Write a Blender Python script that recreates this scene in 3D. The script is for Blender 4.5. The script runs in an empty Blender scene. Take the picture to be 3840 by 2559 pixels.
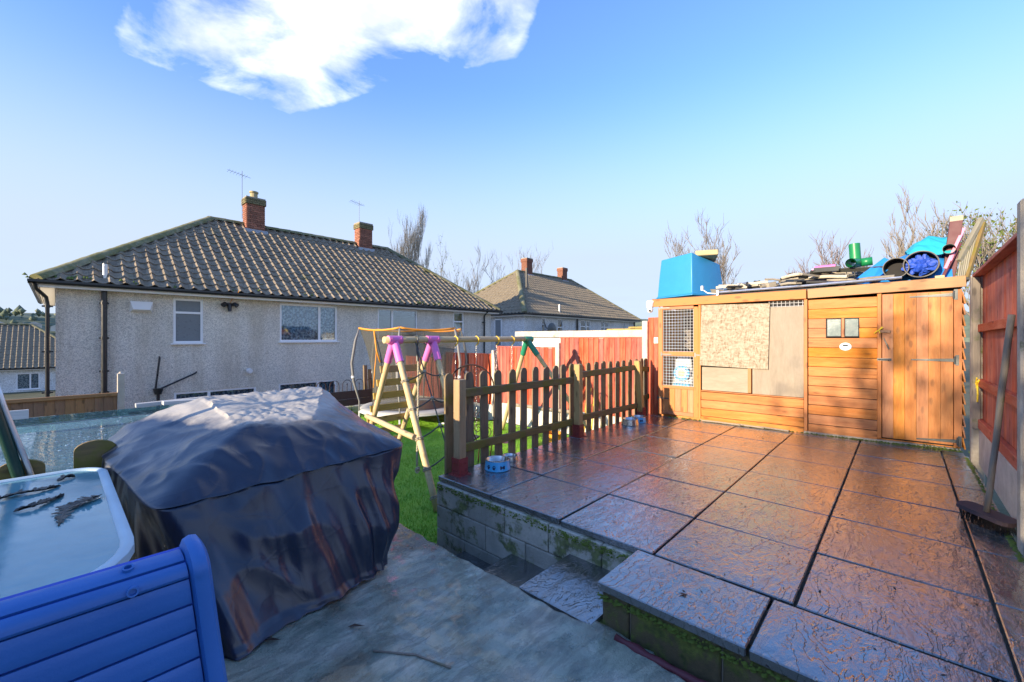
import bpy, bmesh, math, random
import numpy as np
from mathutils import Vector, Matrix, noise as mnoise
random.seed(7); rng = np.random.default_rng(11)
SC = bpy.context.scene
COL = SC.collection
R = math.radians
# ------------------------------------------------------------------ camera, sky, sun, exposure
# world axes: X = away along the side fence towards the cabin, Y = left towards the houses, Z = up, paving top = 0
CAMZ = 1.3
cam = bpy.data.cameras.new('camera'); co = bpy.data.objects.new('camera', cam); COL.objects.link(co)
cam.sensor_width = 36; cam.lens = 36*1582/3840; cam.shift_y = -0.0029
cam.clip_start = 0.05; cam.clip_end = 3000
co.location = (0, 0, CAMZ); co.rotation_euler = (R(90), 0, R(42.74-90))
SC.camera = co
SUNV = Vector((-1.28, 0.16, 0.285)).normalized()          # towards the sun
SUN_EL = math.asin(SUNV.z); SUN_AZ = math.atan2(SUNV.x, SUNV.y)
SC.view_settings.view_transform = 'Standard'; SC.view_settings.look = 'None'
SC.view_settings.exposure = 2.4; SC.view_settings.gamma = 1; SC.view_settings.use_curve_mapping = False
W_ = bpy.data.worlds.new('World'); SC.world = W_; W_.use_nodes = True
wt = W_.node_tree; wt.nodes.clear()
def wn(t, **k):
    n = wt.nodes.new(t)
    for a, b in k.items(): setattr(n, a, b)
    return n
wl = wt.links.new
def wmath(op, a, b=None, c=None, clamp=False):
    n = wn('ShaderNodeMath', operation=op); n.use_clamp = clamp
    for i, v in enumerate((a, b, c)):
        if v is None: continue
        if isinstance(v, (int, float)): n.inputs[i].default_value = v
        else: wl(v, n.inputs[i])
    return n.outputs[0]
sky = wn('ShaderNodeTexSky', sky_type='NISHITA'); sky.sun_disc = False
sky.sun_elevation = SUN_EL; sky.sun_rotation = SUN_AZ; sky.altitude = 100; sky.air_density = 1.0; sky.dust_density = 0.6; sky.ozone_density = 1.0
tc = wn('ShaderNodeTexCoord'); sx = wn('ShaderNodeSeparateXYZ'); wl(tc.outputs['Generated'], sx.inputs[0])
zc = wmath('MAXIMUM', sx.outputs[2], 0.02)
px = wmath('DIVIDE', sx.outputs[0], zc); py = wmath('DIVIDE', sx.outputs[1], zc)
cb = wn('ShaderNodeCombineXYZ'); wl(px, cb.inputs[0]); wl(py, cb.inputs[1])
nz = wn('ShaderNodeTexNoise'); nz.inputs['Scale'].default_value = 2.6; nz.inputs['Detail'].default_value = 9; nz.inputs['Roughness'].default_value = 0.58; nz.inputs['Distortion'].default_value = 0.35
wl(cb.outputs[0], nz.inputs['Vector'])
edge = wmath('SUBTRACT', 1.12, wmath('MULTIPLY', wmath('SUBTRACT', py, 0.96), 0.40))
d1 = wmath('SUBTRACT', px, 0.15); d2 = wmath('MULTIPLY', wmath('SUBTRACT', edge, px), 0.9); d3 = wmath('MULTIPLY', wmath('SUBTRACT', 2.0, py), 0.8)
dm = wmath('MINIMUM', wmath('MINIMUM', d1, d2), d3)
d4 = wmath('SUBTRACT', wmath('ADD', 0.95, wmath('MULTIPLY', wmath('SUBTRACT', py, 0.76), 0.6)), px)
dm = wmath('MINIMUM', wmath('MINIMUM', dm, d4), 0.24)
dm = wmath('MINIMUM', dm, wmath('MULTIPLY', dm, 8.0))
val = wmath('ADD', dm, wmath('MULTIPLY', wmath('SUBTRACT', nz.outputs[0], 0.52), 1.75))
cm = wmath('MULTIPLY', wmath('ADD', val, 0.12), 2.2, clamp=True)
# thin high veil over the low sky
nz2 = wn('ShaderNodeTexNoise'); nz2.inputs['Scale'].default_value = 0.5; nz2.inputs['Detail'].default_value = 3; wl(cb.outputs[0], nz2.inputs['Vector'])
veil = wmath('MULTIPLY', wmath('SUBTRACT', nz2.outputs[0], 0.45), 0.9, clamp=True)
hmr = wn('ShaderNodeMapRange', interpolation_type='SMOOTHSTEP'); wl(sx.outputs[2], hmr.inputs[0])
for i_, v_ in ((1, .15), (2, .52), (3, .95), (4, 0.)): hmr.inputs[i_].default_value = v_
hz = hmr.outputs[0]
skym = wn('ShaderNodeMix', data_type='RGBA', blend_type='MULTIPLY'); skym.inputs[0].default_value = 1
wl(sky.outputs[0], skym.inputs[6]); skym.inputs[7].default_value = (.30, .405, .63, 1)
hm = wn('ShaderNodeMix', data_type='RGBA'); wl(wmath('ADD', hz, wmath('MULTIPLY', veil, 0.10), clamp=True), hm.inputs[0])
wl(skym.outputs[2], hm.inputs[6]); hm.inputs[7].default_value = (.88, 1.03, 1.30, 1)
mx = wn('ShaderNodeMix', data_type='RGBA'); wl(cm, mx.inputs[0]); wl(hm.outputs[2], mx.inputs[6])
nz3 = wn('ShaderNodeTexNoise'); nz3.inputs['Scale'].default_value = 4.5; nz3.inputs['Detail'].default_value = 6; wl(cb.outputs[0], nz3.inputs['Vector'])
cmx = wn('ShaderNodeMix', data_type='RGBA'); wl(wmath('MULTIPLY', wmath('SUBTRACT', nz3.outputs[0], 0.40), 4.0, clamp=True), cmx.inputs[0]); cmx.inputs[6].default_value = (1.22, 1.34, 1.52, 1); cmx.inputs[7].default_value = (2.1, 2.15, 2.2, 1)
wl(cmx.outputs[2], mx.inputs[7])
bg = wn('ShaderNodeBackground'); bg.inputs[1].default_value = 0.15; wl(mx.outputs[2], bg.inputs[0])
wo = wn('ShaderNodeOutputWorld'); wl(bg.outputs[0], wo.inputs[0])
sun = bpy.data.lights.new('sun', 'SUN'); sun.energy = 2.0; sun.angle = R(0.55); sun.color = (1.0, 0.80, 0.56)
so = bpy.data.objects.new('sun', sun); COL.objects.link(so); so.rotation_euler = SUNV.to_track_quat('Z', 'Y').to_euler(); so.location = (-20, 4, 15)

# ------------------------------------------------------------------ helpers
WM = {}
def ident(): return Matrix.Identity(4)
def put(o, M=None, parent=None):
    M = M if M is not None else ident()
    COL.objects.link(o); WM[o] = M
    if parent is not None:
        o.parent = parent; o.matrix_basis = WM[parent].inverted() @ M
    else: o.matrix_basis = M
    return o
def tag(o, label=None, cat=None, group=None, kind=None):
    for k, v in (('label', label), ('category', cat), ('group', group), ('kind', kind)):
        if v: o[k] = v
    return o
def thing(name, label, cat, loc=(0, 0, 0), rz=0, group=None, M=None):
    o = bpy.data.objects.new(name, None); o.empty_display_size = .1
    put(o, M if M is not None else Matrix.Translation(loc) @ Matrix.Rotation(rz, 4, 'Z'))
    return tag(o, label, cat, group)
class MB:
    def __init__(s): s.v = []; s.f = []
    def add(s, vs, fs):
        n = len(s.v); s.v += [tuple(v) for v in vs]; s.f += [tuple(i+n for i in f) for f in fs]; return s
    def box(s, c, d, M=None):
        x, y, z = d[0]/2, d[1]/2, d[2]/2
        vs = [Vector((a, b, e)) for a in (-x, x) for b in (-y, y) for e in (-z, z)]
        vs = [(M @ v if M else v) + Vector(c) for v in vs]
        return s.add(vs, [(0,1,3,2),(4,6,7,5),(0,4,5,1),(2,3,7,6),(0,2,6,4),(1,5,7,3)])
    def tube(s, pts, r, n=8, caps=True):
        pts = [Vector(p) for p in pts]; rs = r if isinstance(r, (list, tuple)) else [r]*len(pts)
        vs = []; fs = []; up = None
        for i, p in enumerate(pts):
            t = (pts[min(i+1, len(pts)-1)] - pts[max(i-1, 0)])
            if t.length < 1e-9: t = Vector((0, 0, 1))
            t.normalize()
            if up is None: up = Vector((0, 0, 1)) if abs(t.z) < .9 else Vector((1, 0, 0))
            a = t.cross(up)
            if a.length < 1e-6: a = t.cross(Vector((1, 0, 0)))
            a.normalize(); b = a.cross(t); up = b
            for k in range(n):
                th = 2*math.pi*k/n; vs.append(p + (a*math.cos(th) + b*math.sin(th))*rs[i])
        for i in range(len(pts)-1):
            for k in range(n):
                fs.append((i*n+k, i*n+(k+1) % n, (i+1)*n+(k+1) % n, (i+1)*n+k))
        if caps: fs += [tuple(range(n))[::-1], tuple(range((len(pts)-1)*n, len(pts)*n))]
        return s.add(vs, fs)
    def lathe(s, prof, n=32, c=(0, 0, 0), closed=False):
        vs = []; fs = []; m = len(prof)
        for k in range(n):
            th = 2*math.pi*k/n
            for r_, z in prof: vs.append((c[0]+r_*math.cos(th), c[1]+r_*math.sin(th), c[2]+z))
        for k in range(n):
            for j in range(m-1):
                a = k*m+j; b = ((k+1) % n)*m+j; fs.append((a, b, b+1, a+1))
        return s.add(vs, fs)
    def prism(s, poly, d0, d1, axis='y'):
        # poly in (u,v); axis y: u=x v=z extruded along y
        def P(u, v, d): return {'y': (u, d, v), 'x': (d, u, v), 'z': (u, v, d)}[axis]
        n = len(poly); vs = [P(u, v, d0) for u, v in poly] + [P(u, v, d1) for u, v in poly]
        return s.add(vs, [tuple(range(n)), tuple(range(2*n-1, n-1, -1))] + [(i, n+i, n+(i+1) % n, (i+1) % n) for i in range(n)])
    def mesh(s, name, smooth=False, fixn=True):
        me = bpy.data.meshes.new(name); me.from_pydata(s.v, [], s.f); me.validate()
        if fixn:
            b = bmesh.new(); b.from_mesh(me); bmesh.ops.recalc_face_normals(b, faces=b.faces); b.to_mesh(me); b.free()
        if smooth:
            me.polygons.foreach_set('use_smooth', [True]*len(me.polygons))
        return me
    def build(s, name, mat, parent=None, M=None, smooth=False, world=True, autosmooth=None):
        me = s.mesh(name, smooth)
        if mat: me.materials.append(mat)
        if autosmooth:
            me.polygons.foreach_set('use_smooth', [True]*len(me.polygons))
            try: me.set_sharp_from_angle(angle=R(autosmooth))
            except Exception: pass
        o = bpy.data.objects.new(name, me)
        return put(o, M if M is not None else (WM[parent] if (parent is not None and not world) else ident()), parent)
def recenter(o):
    me = o.data; n = len(me.vertices)
    if not n: return o
    co_ = np.empty(n*3); me.vertices.foreach_get('co', co_); co_ = co_.reshape(-1, 3)
    c = Vector((co_.max(0)+co_.min(0))/2); me.transform(Matrix.Translation(-c))
    WM[o] = WM[o] @ Matrix.Translation(c)
    o.matrix_basis = (WM[o.parent].inverted() @ WM[o]) if o.parent else WM[o]
    return o
_bc = {}
def bevbox_mesh(l, w, t, mat, bev=.003, rough=0, key=0):
    k = (round(l, 3), round(w, 3), round(t, 3), mat.name, bev, key)
    if k in _bc: return _bc[k]
    b = bmesh.new(); bmesh.ops.create_cube(b, size=1)
    for v in b.verts: v.co = Vector((v.co.x*l, v.co.y*w, v.co.z*t))
    if bev: bmesh.ops.bevel(b, geom=b.edges[:], offset=bev, segments=1, affect='EDGES', profile=.5)
    me = bpy.data.meshes.new('board'); b.to_mesh(me); b.free(); me.materials.append(mat)
    _bc[k] = me; return me
def frameM(c, ex, ey):
    ex = Vector(ex).normalized(); ez = ex.cross(Vector(ey)).normalized(); ey = ez.cross(ex)
    M = Matrix((ex, ey, ez)).transposed().to_4x4(); M.translation = Vector(c); return M
def board(name, p0, p1, w, t, wdir, mat, parent=None, bev=.003, key=0):
    p0 = Vector(p0); p1 = Vector(p1)
    me = bevbox_mesh((p1-p0).length, w, t, mat, bev, key=key)
    return put(bpy.data.objects.new(name, me), frameM((p0+p1)/2, p1-p0, wdir), parent)
F_, Y0_ = 1582., 1268.5
CA, SA = .7344, .6787
def ray(x, y):
    t = (x-1920)/F_; return Vector((CA+SA*t, SA-CA*t, (Y0_-y)/F_))
def onA(x, y, a): r = ray(x, y); return Vector((0, 0, CAMZ)) + r*(a/r.x)
def onB(x, y, b): r = ray(x, y); return Vector((0, 0, CAMZ)) + r*(b/r.y)
def onZ(x, y, z): r = ray(x, y); return Vector((0, 0, CAMZ)) + r*((z-CAMZ)/r.z)
def atD(x, y, d): return Vector((0, 0, CAMZ)) + ray(x, y)*d

# ------------------------------------------------------------------ materials
class NT:
    def __init__(s, name):
        s.m = bpy.data.materials.new(name); s.m.use_nodes = True; s.t = s.m.node_tree; s.b = s.t.nodes['Principled BSDF']
        s.out = s.t.nodes['Material Output']
    def n(s, t, ins=None, **k):
        n = s.t.nodes.new(t)
        for a, b in k.items(): setattr(n, a, b)
        for a, b in (ins or {}).items(): s.set(n.inputs[a], b)
        return n
    def set(s, i, v):
        if hasattr(v, 'is_linked') or isinstance(v, bpy.types.NodeSocket): s.t.links.new(v, i)
        elif isinstance(v, (tuple, list)) and len(v) == 3 and i.type == 'RGBA': i.default_value = (*v, 1)
        else: i.default_value = v
    def coord(s, scale=(1, 1, 1), kind='Object', rnd=True):
        tc = s.n('ShaderNodeTexCoord'); v = tc.outputs[kind]
        if rnd:
            oi = s.n('ShaderNodeObjectInfo'); c = s.n('ShaderNodeVectorMath', {0: oi.outputs['Random'], 1: (37.1, 53.7, 91.3)}, operation='MULTIPLY')
            v = s.n('ShaderNodeVectorMath', {0: v, 1: c.outputs[0]}, operation='ADD').outputs[0]
        return s.n('ShaderNodeVectorMath', {0: v, 1: scale}, operation='MULTIPLY').outputs[0]
    def noise(s, v, sc=5, det=4, ro=.55, dist=0, ty='FBM'):
        n = s.n('ShaderNodeTexNoise', {'Vector': v, 'Scale': sc, 'Detail': det, 'Roughness': ro, 'Distortion': dist}); n.noise_type = ty
        return n.outputs[0]
    def vor(s, v, sc=5, out='Distance', feat='F1'):
        n = s.n('ShaderNodeTexVoronoi', {'Vector': v, 'Scale': sc}, feature=feat); return n.outputs[out]
    def ramp(s, f, pts, interp='LINEAR'):
        n = s.n('ShaderNodeValToRGB', {0: f}); cr = n.color_ramp; cr.interpolation = interp
        while len(cr.elements) < len(pts): cr.elements.new(.5)
        for e, (p, c) in zip(cr.elements, pts):
            e.position = p; e.color = (*c, 1) if isinstance(c, (tuple, list)) else (c, c, c, 1)
        return n.outputs[0]
    def mix(s, f, a, b, mode='MIX'):
        n = s.n('ShaderNodeMix', data_type='RGBA', blend_type=mode); s.set(n.inputs[0], f); s.set(n.inputs[6], a); s.set(n.inputs[7], b); return n.outputs[2]
    def math(s, op, a, b=0., clamp=False):
        n = s.n('ShaderNodeMath', operation=op); n.use_clamp = clamp; s.set(n.inputs[0], a); s.set(n.inputs[1], b); return n.outputs[0]
    def rnd(s, lo, hi):
        oi = s.n('ShaderNodeObjectInfo'); return s.n('ShaderNodeMapRange', {0: oi.outputs['Random'], 3: lo, 4: hi}).outputs[0]
    def hsv(s, c, v=1., h=.5, sat=1.):
        n = s.n('ShaderNodeHueSaturation'); s.set(n.inputs['Color'], c); s.set(n.inputs['Value'], v); s.set(n.inputs['Hue'], h); s.set(n.inputs['Saturation'], sat); return n.outputs[0]
    def bump(s, h, st=.3, d=.01, normal=None):
        n = s.n('ShaderNodeBump', {'Height': h, 'Strength': st, 'Distance': d})
        if normal is not None: s.set(n.inputs['Normal'], normal)
        return n.outputs[0]
    def normal_z(s):
        g = s.n('ShaderNodeNewGeometry'); sp = s.n('ShaderNodeSeparateXYZ', {0: g.outputs['Normal']}); return sp.outputs[2]
    def fin(s, base=None, rough=None, bump=None, **k):
        if base is not None: s.set(s.b.inputs['Base Color'], base)
        if rough is not None: s.set(s.b.inputs['Roughness'], rough)
        if bump is not None: s.set(s.b.inputs['Normal'], bump)
        for a, b in k.items(): s.set(s.b.inputs[a.replace('_', ' ')], b)
        return s.m
def plain(name, c, rough=.6, metal=0, var=.12, bsc=25, bst=.15, **k):
    t = NT(name); v = t.coord(); nn = t.noise(v, bsc/4, 5)
    base = t.hsv(c, t.math('MULTIPLY', t.n('ShaderNodeMapRange', {0: nn, 3: 1-var*1.6, 4: 1+var*1.6}).outputs[0], t.rnd(1-var, 1+var)))
    return t.fin(base, t.n('ShaderNodeMapRange', {0: t.noise(v, bsc/3, 3), 3: max(rough-.1, .02), 4: min(rough+.1, 1)}).outputs[0], t.bump(t.noise(v, bsc, 6), bst, .004), Metallic=metal, **k)
def wood(name, c1, c2, *a_, fade=None, **k_):
    return _wood(name, c1, c2, *a_, fade=fade, **k_)
def _wood(name, c1, c2, rough=.6, stretch=(1.2, 14, 14), var=.15, moss=0, knots=True, mossc=(.10, .13, .02), bst=.35, fade=None):
    t = NT(name); v = t.coord(stretch)
    g = t.noise(v, 3, 6, .6, .8); base = t.ramp(g, [(.25, c1), (.5, tuple((a+b)/2 for a, b in zip(c1, c2))), (.75, c2)])
    fine = t.noise(v, 14, 3); base = t.mix(t.math('MULTIPLY', fine, .35), base, tuple(x*.55 for x in c1))
    if knots:
        kv = t.coord((4.2, 11, 11)); kd = t.vor(kv, 1.0); km = t.ramp(kd, [(.0, 1.), (.13, .9), (.24, 0.)])
        base = t.mix(t.math('MULTIPLY', km, .75), base, tuple(x*.35 for x in c1))
        blot = t.noise(t.coord((1, 2, 2)), 1.7, 3); base = t.mix(t.ramp(blot, [(.5, 0.), (.75, .45)]), base, tuple(x*.7 for x in c1))
    if fade: base = t.mix(t.ramp(t.noise(t.coord((.8, 6, 6)), 2.2, 6, .7), [(.42, 0.), (.68, .7)]), base, fade)
    base = t.hsv(base, t.rnd(1-var, 1+var), t.rnd(.497, .503), t.rnd(.9, 1.1))
    if moss:
        mn = t.noise(t.coord((1, 1, 1)), 4, 6, .65); mm = t.ramp(mn, [(.62-moss*.3, 0.), (.75-moss*.3, .85)]); base = t.mix(mm, base, mossc)
    return t.fin(base, t.n('ShaderNodeMapRange', {0: g, 3: rough-.12, 4: min(rough+.15, 1)}).outputs[0], t.bump(t.math('ADD', g, t.math('MULTIPLY', fine, .5)), bst, .004))

M = {}
M['cedar'] = wood('orange_stained_timber', (.41, .135, .030), (.55, .21, .052), .55, knots=True, var=.12, fade=(.60, .27, .09))
M['cedar_v'] = M['cedar']
M['cedar_trim'] = wood('orange_trim_timber', (.42, .145, .040), (.55, .21, .066), .6)
M['fascia'] = wood('pale_fascia_timber', (.31, .16, .075), (.43, .24, .12), .6)
M['red_wood'] = wood('red_stained_fence_timber', (.33, .052, .030), (.48, .095, .058), .7, var=.16, knots=True, fade=(.58, .21, .13))
M['picket'] = wood('weathered_picket_timber', (.14, .10, .055), (.28, .205, .115), .65, moss=.25, mossc=(.12, .12, .015))
M['rail_moss'] = wood('mossy_picket_rail', (.13, .09, .038), (.27, .19, .075), .65, moss=.5, mossc=(.15, .14, .015))
M['post_wood'] = wood('picket_post_timber', (.36, .22, .09), (.55, .37, .17), .65, moss=.05)
M['post_grey'] = wood('weathered_grey_timber', (.20, .17, .13), (.36, .31, .24), .75, moss=.12)
M['brown_fence'] = wood('brown_closeboard_timber', (.25, .14, .07), (.38, .22, .11), .65, var=.16)
M['log'] = wood('pale_round_pole_timber', (.50, .37, .18), (.70, .56, .32), .6, moss=.04, var=.08)
M['log_y'] = wood('yellow_ladder_board', (.32, .22, .06), (.52, .37, .11), .6, moss=.25)
M['white_wood'] = wood('bleached_white_timber', (.45, .46, .44), (.68, .68, .64), .7, knots=False)
M['ply'] = wood('weathered_plywood', (.27, .22, .15), (.40, .34, .255), .7, stretch=(1.2, 5, 5), knots=False, bst=.15)
M['pallet'] = wood('aged_pallet_timber', (.20, .19, .14), (.36, .34, .26), .75, moss=.2, knots=False)
M['pink'] = plain('pink_plastic', (.66, .16, .46), .42, bst=.05)
M['pink_pale'] = plain('pale_pink_plastic', (.75, .28, .42), .5, bst=.05)
M['green_br'] = plain('green_plastic', (.02, .22, .13), .4, bst=.05)
M['green_pipe'] = plain('green_pipe_plastic', (.01, .20, .07), .4, bst=.1)
M['green_pole'] = plain('dark_green_painted_metal', (.008, .045, .03), .3, bst=.05)
M['black'] = plain('black_plastic', (.018, .018, .02), .38, bst=.05)
M['black_pipe'] = plain('black_pipe_plastic', (.009, .010, .012), .5, bst=.1)
M['gutter'] = plain('dark_gutter_plastic', (.018, .022, .026), .3, bst=.05)
M['iron'] = plain('black_wrought_iron', (.05, .025, .018), .5, .4)
M['hinge'] = plain('galvanised_hinge_steel', (.10, .11, .11), .45, .7)
M['steel'] = plain('stainless_steel', (.55, .54, .52), .25, 1.0)
M['alu'] = plain('bare_aluminium', (.55, .56, .57), .35, .9)
M['red_paint'] = plain('red_painted_steel', (.22, .035, .032), .42, bst=.1)
M['upvc'] = plain('white_window_plastic', (.84, .85, .86), .35, var=.03, bst=.02)
M['white'] = plain('white_plastic', (.78, .78, .78), .4, var=.03, bst=.02)
M['cream'] = plain('cream_render', (.55, .52, .45), .9, bst=.5)
M['orange_foam'] = plain('orange_edge_sleeve', (.75, .30, .03), .6)
M['yellow'] = plain('yellow_plastic', (.75, .48, .02), .45)
M['grey_pole'] = plain('grey_foam_pole', (.20, .20, .20), .7)
M['rope'] = plain('hemp_rope', (.36, .33, .25), .9, bsc=160, bst=.9)
M['rope_d'] = plain('dark_rope', (.07, .08, .075), .8, bsc=160, bst=.9)
M['mat_grey'] = plain('faded_trampoline_pad', (.42, .42, .38), .7)
M['lead'] = plain('grey_lead_flashing', (.32, .35, .40), .5, .3)
M['brown_dark'] = plain('dark_purple_brown_board', (.055, .035, .04), .7)
M['blue_tank'] = plain('blue_moulded_plastic', (.030, .25, .52), .42, var=.06, bst=.06)
M['blue_tarp'] = plain('blue_tarpaulin', (.02, .21, .62), .45, var=.10, bsc=60, bst=.4)
M['teal_tarp'] = plain('teal_tarpaulin', (.02, .36, .46), .5, var=.10, bsc=60, bst=.4)
M['blue_dark'] = plain('deep_blue_fabric', (.015, .07, .45), .6, bst=.4)
M['maroon'] = plain('maroon_painted_timber', (.10, .02, .03), .6)
M['stone'] = plain('mossy_stone', (.42, .36, .20), .9, bsc=30, bst=.8)
M['felt'] = plain('dark_roofing_felt', (.03, .033, .035), .75, bsc=60, bst=.6)
M['debris'] = plain('grey_waste_timber', (.22, .20, .16), .85, var=.3, bst=.6)
M['debris_l'] = plain('pale_waste_timber', (.42, .38, .30), .8, var=.25, bst=.6)
M['debris_d'] = plain('dark_waste_sheet', (.05, .052, .045), .7, var=.3, bst=.6)
M['leaf'] = plain('dead_brown_leaf', (.07, .032, .016), .6, var=.35)
M['leaf_dark'] = plain('dark_wet_leaf', (.07, .068, .06), .45, var=.25, bsc=140, bst=1.)
M['moss'] = plain('green_moss', (.10, .14, .018), .95, bsc=80, bst=1.)
M['mortar'] = plain('old_mortar', (.30, .27, .22), .95, bsc=60, bst=.6)
M['shade_and_frame'] = plain('painted_shade_and_frame', (.02, .02, .022), .9)  # near-black standing in for shade in gaps and pipes; also window frames
M['bark'] = plain('grey_winter_bark', (.20, .175, .145), .9, bst=.5)
M['bark2'] = plain('brown_winter_bark', (.16, .12, .10), .9, bst=.5)
M['bark3'] = plain('pale_poplar_bark', (.34, .31, .25), .9, bst=.5)
M['soil'] = plain('dark_soil', (.05, .038, .026), .95, bsc=30, bst=1.)
M['galv'] = plain('galvanised_wire', (.62, .64, .66), .5, .1)
M['kraft'] = plain('sack_white_plastic', (.55, .60, .62), .5)
M['sackblue'] = plain('sack_blue_print', (.05, .28, .50), .5)
M['sackyel'] = plain('sack_yellow_print', (.70, .62, .28), .5)
M['twine'] = plain('yellow_cord', (.75, .55, .03), .6)
M['screen'] = plain('dark_display', (.03, .04, .05), .2, bst=.0)
M['food'] = plain('brown_wet_food', (.10, .045, .02), .6, bsc=90, bst=1.)
M['bowlblue'] = plain('sky_blue_enamel', (.08, .42, .74), .22, var=.03, bst=.0)
M['navy'] = plain('navy_print', (.01, .012, .06), .3, bst=0.)

def m_pebble(name, tint=(1, 1, 1), sc=55, lo=.48, hi=.93):
    t = NT(name); tcn = t.n('ShaderNodeTexCoord'); v = tcn.outputs['Object']
    vc = t.n('ShaderNodeTexVoronoi', {'Vector': v, 'Scale': sc}); col = t.n('ShaderNodeSeparateXYZ', {0: vc.outputs['Color']}).outputs[0]
    big = t.noise(v, 26, 5, .75)
    g = t.ramp(t.math('ADD', t.math('MULTIPLY', col, .45), t.math('MULTIPLY', big, .6)), [(.28, tuple(lo*x for x in tint)), (.48, tuple((lo+hi)/2*x for x in tint)), (.66, tuple(hi*x for x in tint))])
    bigst = t.noise(v, .5, 6, .65); g = t.hsv(g, t.ramp(bigst, [(.3, .82), (.7, 1.1)]))
    st = t.noise(t.n('ShaderNodeVectorMath', {0: v, 1: (2.2, 1, .22)}, operation='MULTIPLY').outputs[0], .9, 6, .65)
    g = t.mix(t.ramp(st, [(.5, 0.), (.72, .45)]), g, (.42*tint[0], .36*tint[1], .27*tint[2]))
    return t.fin(g, .9, t.bump(t.math('ADD', vc.outputs['Distance'], big), .9, .012))
M['pebble'] = m_pebble('pebbledash_render', (1.0, .93, .81), 75)
M['pebble2'] = m_pebble('pebbledash_render_far', (.95, .95, .93), 40)
def m_tile(name, c1, c2, moss):
    t = NT(name); v = t.n('ShaderNodeNewGeometry').outputs['Position']
    oi = t.noise(v, 2.1, 2); n2 = t.noise(v, 9, 6, .7)
    b = t.ramp(n2, [(.3, c1), (.7, c2)])
    b = t.mix(t.ramp(t.noise(v, 1.3, 6, .75), [(.66-moss*.3, 0.), (.78-moss*.3, .75)]), b, (.10, .105, .025))
    b = t.mix(t.ramp(t.noise(v, 17, 4), [(.62, 0.), (.75, .5)]), b, (.34, .33, .28))
    b = t.hsv(b, t.math('MULTIPLY', t.rnd(.82, 1.18), 1.0))
    return t.fin(b, .85, t.bump(t.noise(v, 60, 5), .5, .006))
M['tile'] = m_tile('mossy_concrete_tile', (.13, .105, .073), (.33, .27, .185), .27)
M['tile2'] = m_tile('pale_concrete_tile', (.17, .14, .095), (.29, .245, .17), .10)
M['ridge'] = m_tile('mossy_ridge_tile', (.16, .15, .09), (.28, .27, .16), .75)
M['brick'] = plain('red_brick', (.29, .12, .075), .85, var=.3, bsc=70, bst=.6)
M['brick_m'] = plain('mossy_brick', (.17, .15, .075), .9, var=.22, bsc=70, bst=.7)
def m_slab():
    t = NT('wet_riven_slab'); v = t.coord((1, 1, 1))
    wv = t.n('ShaderNodeVectorMath', {0: v, 1: (1.0, 2.4, 1)}, operation='MULTIPLY').outputs[0]
    n1 = t.noise(wv, 1.35, 6, .56, .45)
    st_ = [(.0, 0.)]
    for k in range(9):
        p = .30+.045*k; st_ += [(p, .1*k), (p+.004, .1*k+.095)]
    steps = t.ramp(n1, st_[:19]+[(1., 1.)])
    crk = [(.0, 0.)]
    for k in range(6):
        p = .30+.045*k*1.5+.004; crk += [(p-.004, 0.), (p, .9), (p+.006, 0.)]
    cracks = t.ramp(n1, crk)
    n2 = t.noise(wv, 7, 6, .62, .8)
    rid = t.noise(t.n('ShaderNodeVectorMath', {0: v, 1: (1.3, 3.4, 1)}, operation='MULTIPLY').outputs[0], 2.6, 5, .6, .6, 'RIDGED_MULTIFRACTAL')
    fine = t.noise(v, 70, 4)
    h = t.math('ADD', t.math('MULTIPLY', steps, 1.6), t.math('ADD', t.math('MULTIPLY', n2, .30), t.math('ADD', t.math('MULTIPLY', fine, .04), t.math('MULTIPLY', rid, .05))))
    base = t.ramp(t.noise(v, 2.2, 6, .65), [(.3, (.028, .038, .044)), (.7, (.085, .092, .090))])
    base = t.mix(t.ramp(n2, [(.30, .55), (.45, 0.)]), base, (.022, .026, .032))
    base = t.mix(t.ramp(t.noise(v, 3.1, 5, .7), [(.56, 0.), (.70, .5)]), base, (.11, .095, .07))
    base = t.mix(t.math('MULTIPLY', cracks, t.ramp(t.noise(v, 2.7, 3), [(.4, 0.), (.55, 1.)])), base, (.008, .010, .012))
    base = t.hsv(base, t.rnd(.72, 1.28), .5, t.rnd(.6, 1.2))
    wet = t.noise(v, 1.6, 4, .6)
    rough = t.ramp(wet, [(.35, .12), (.6, .27), (.8, .40)])
    bn = t.bump(h, 1.0, .022)
    return t.fin(base, rough, bn, Specular_IOR_Level=1., Coat_Weight=1., Coat_Roughness=.07, Coat_IOR=2.1, Coat_Normal=t.bump(h, .9, .020))
M['slab'] = m_slab()
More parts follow.
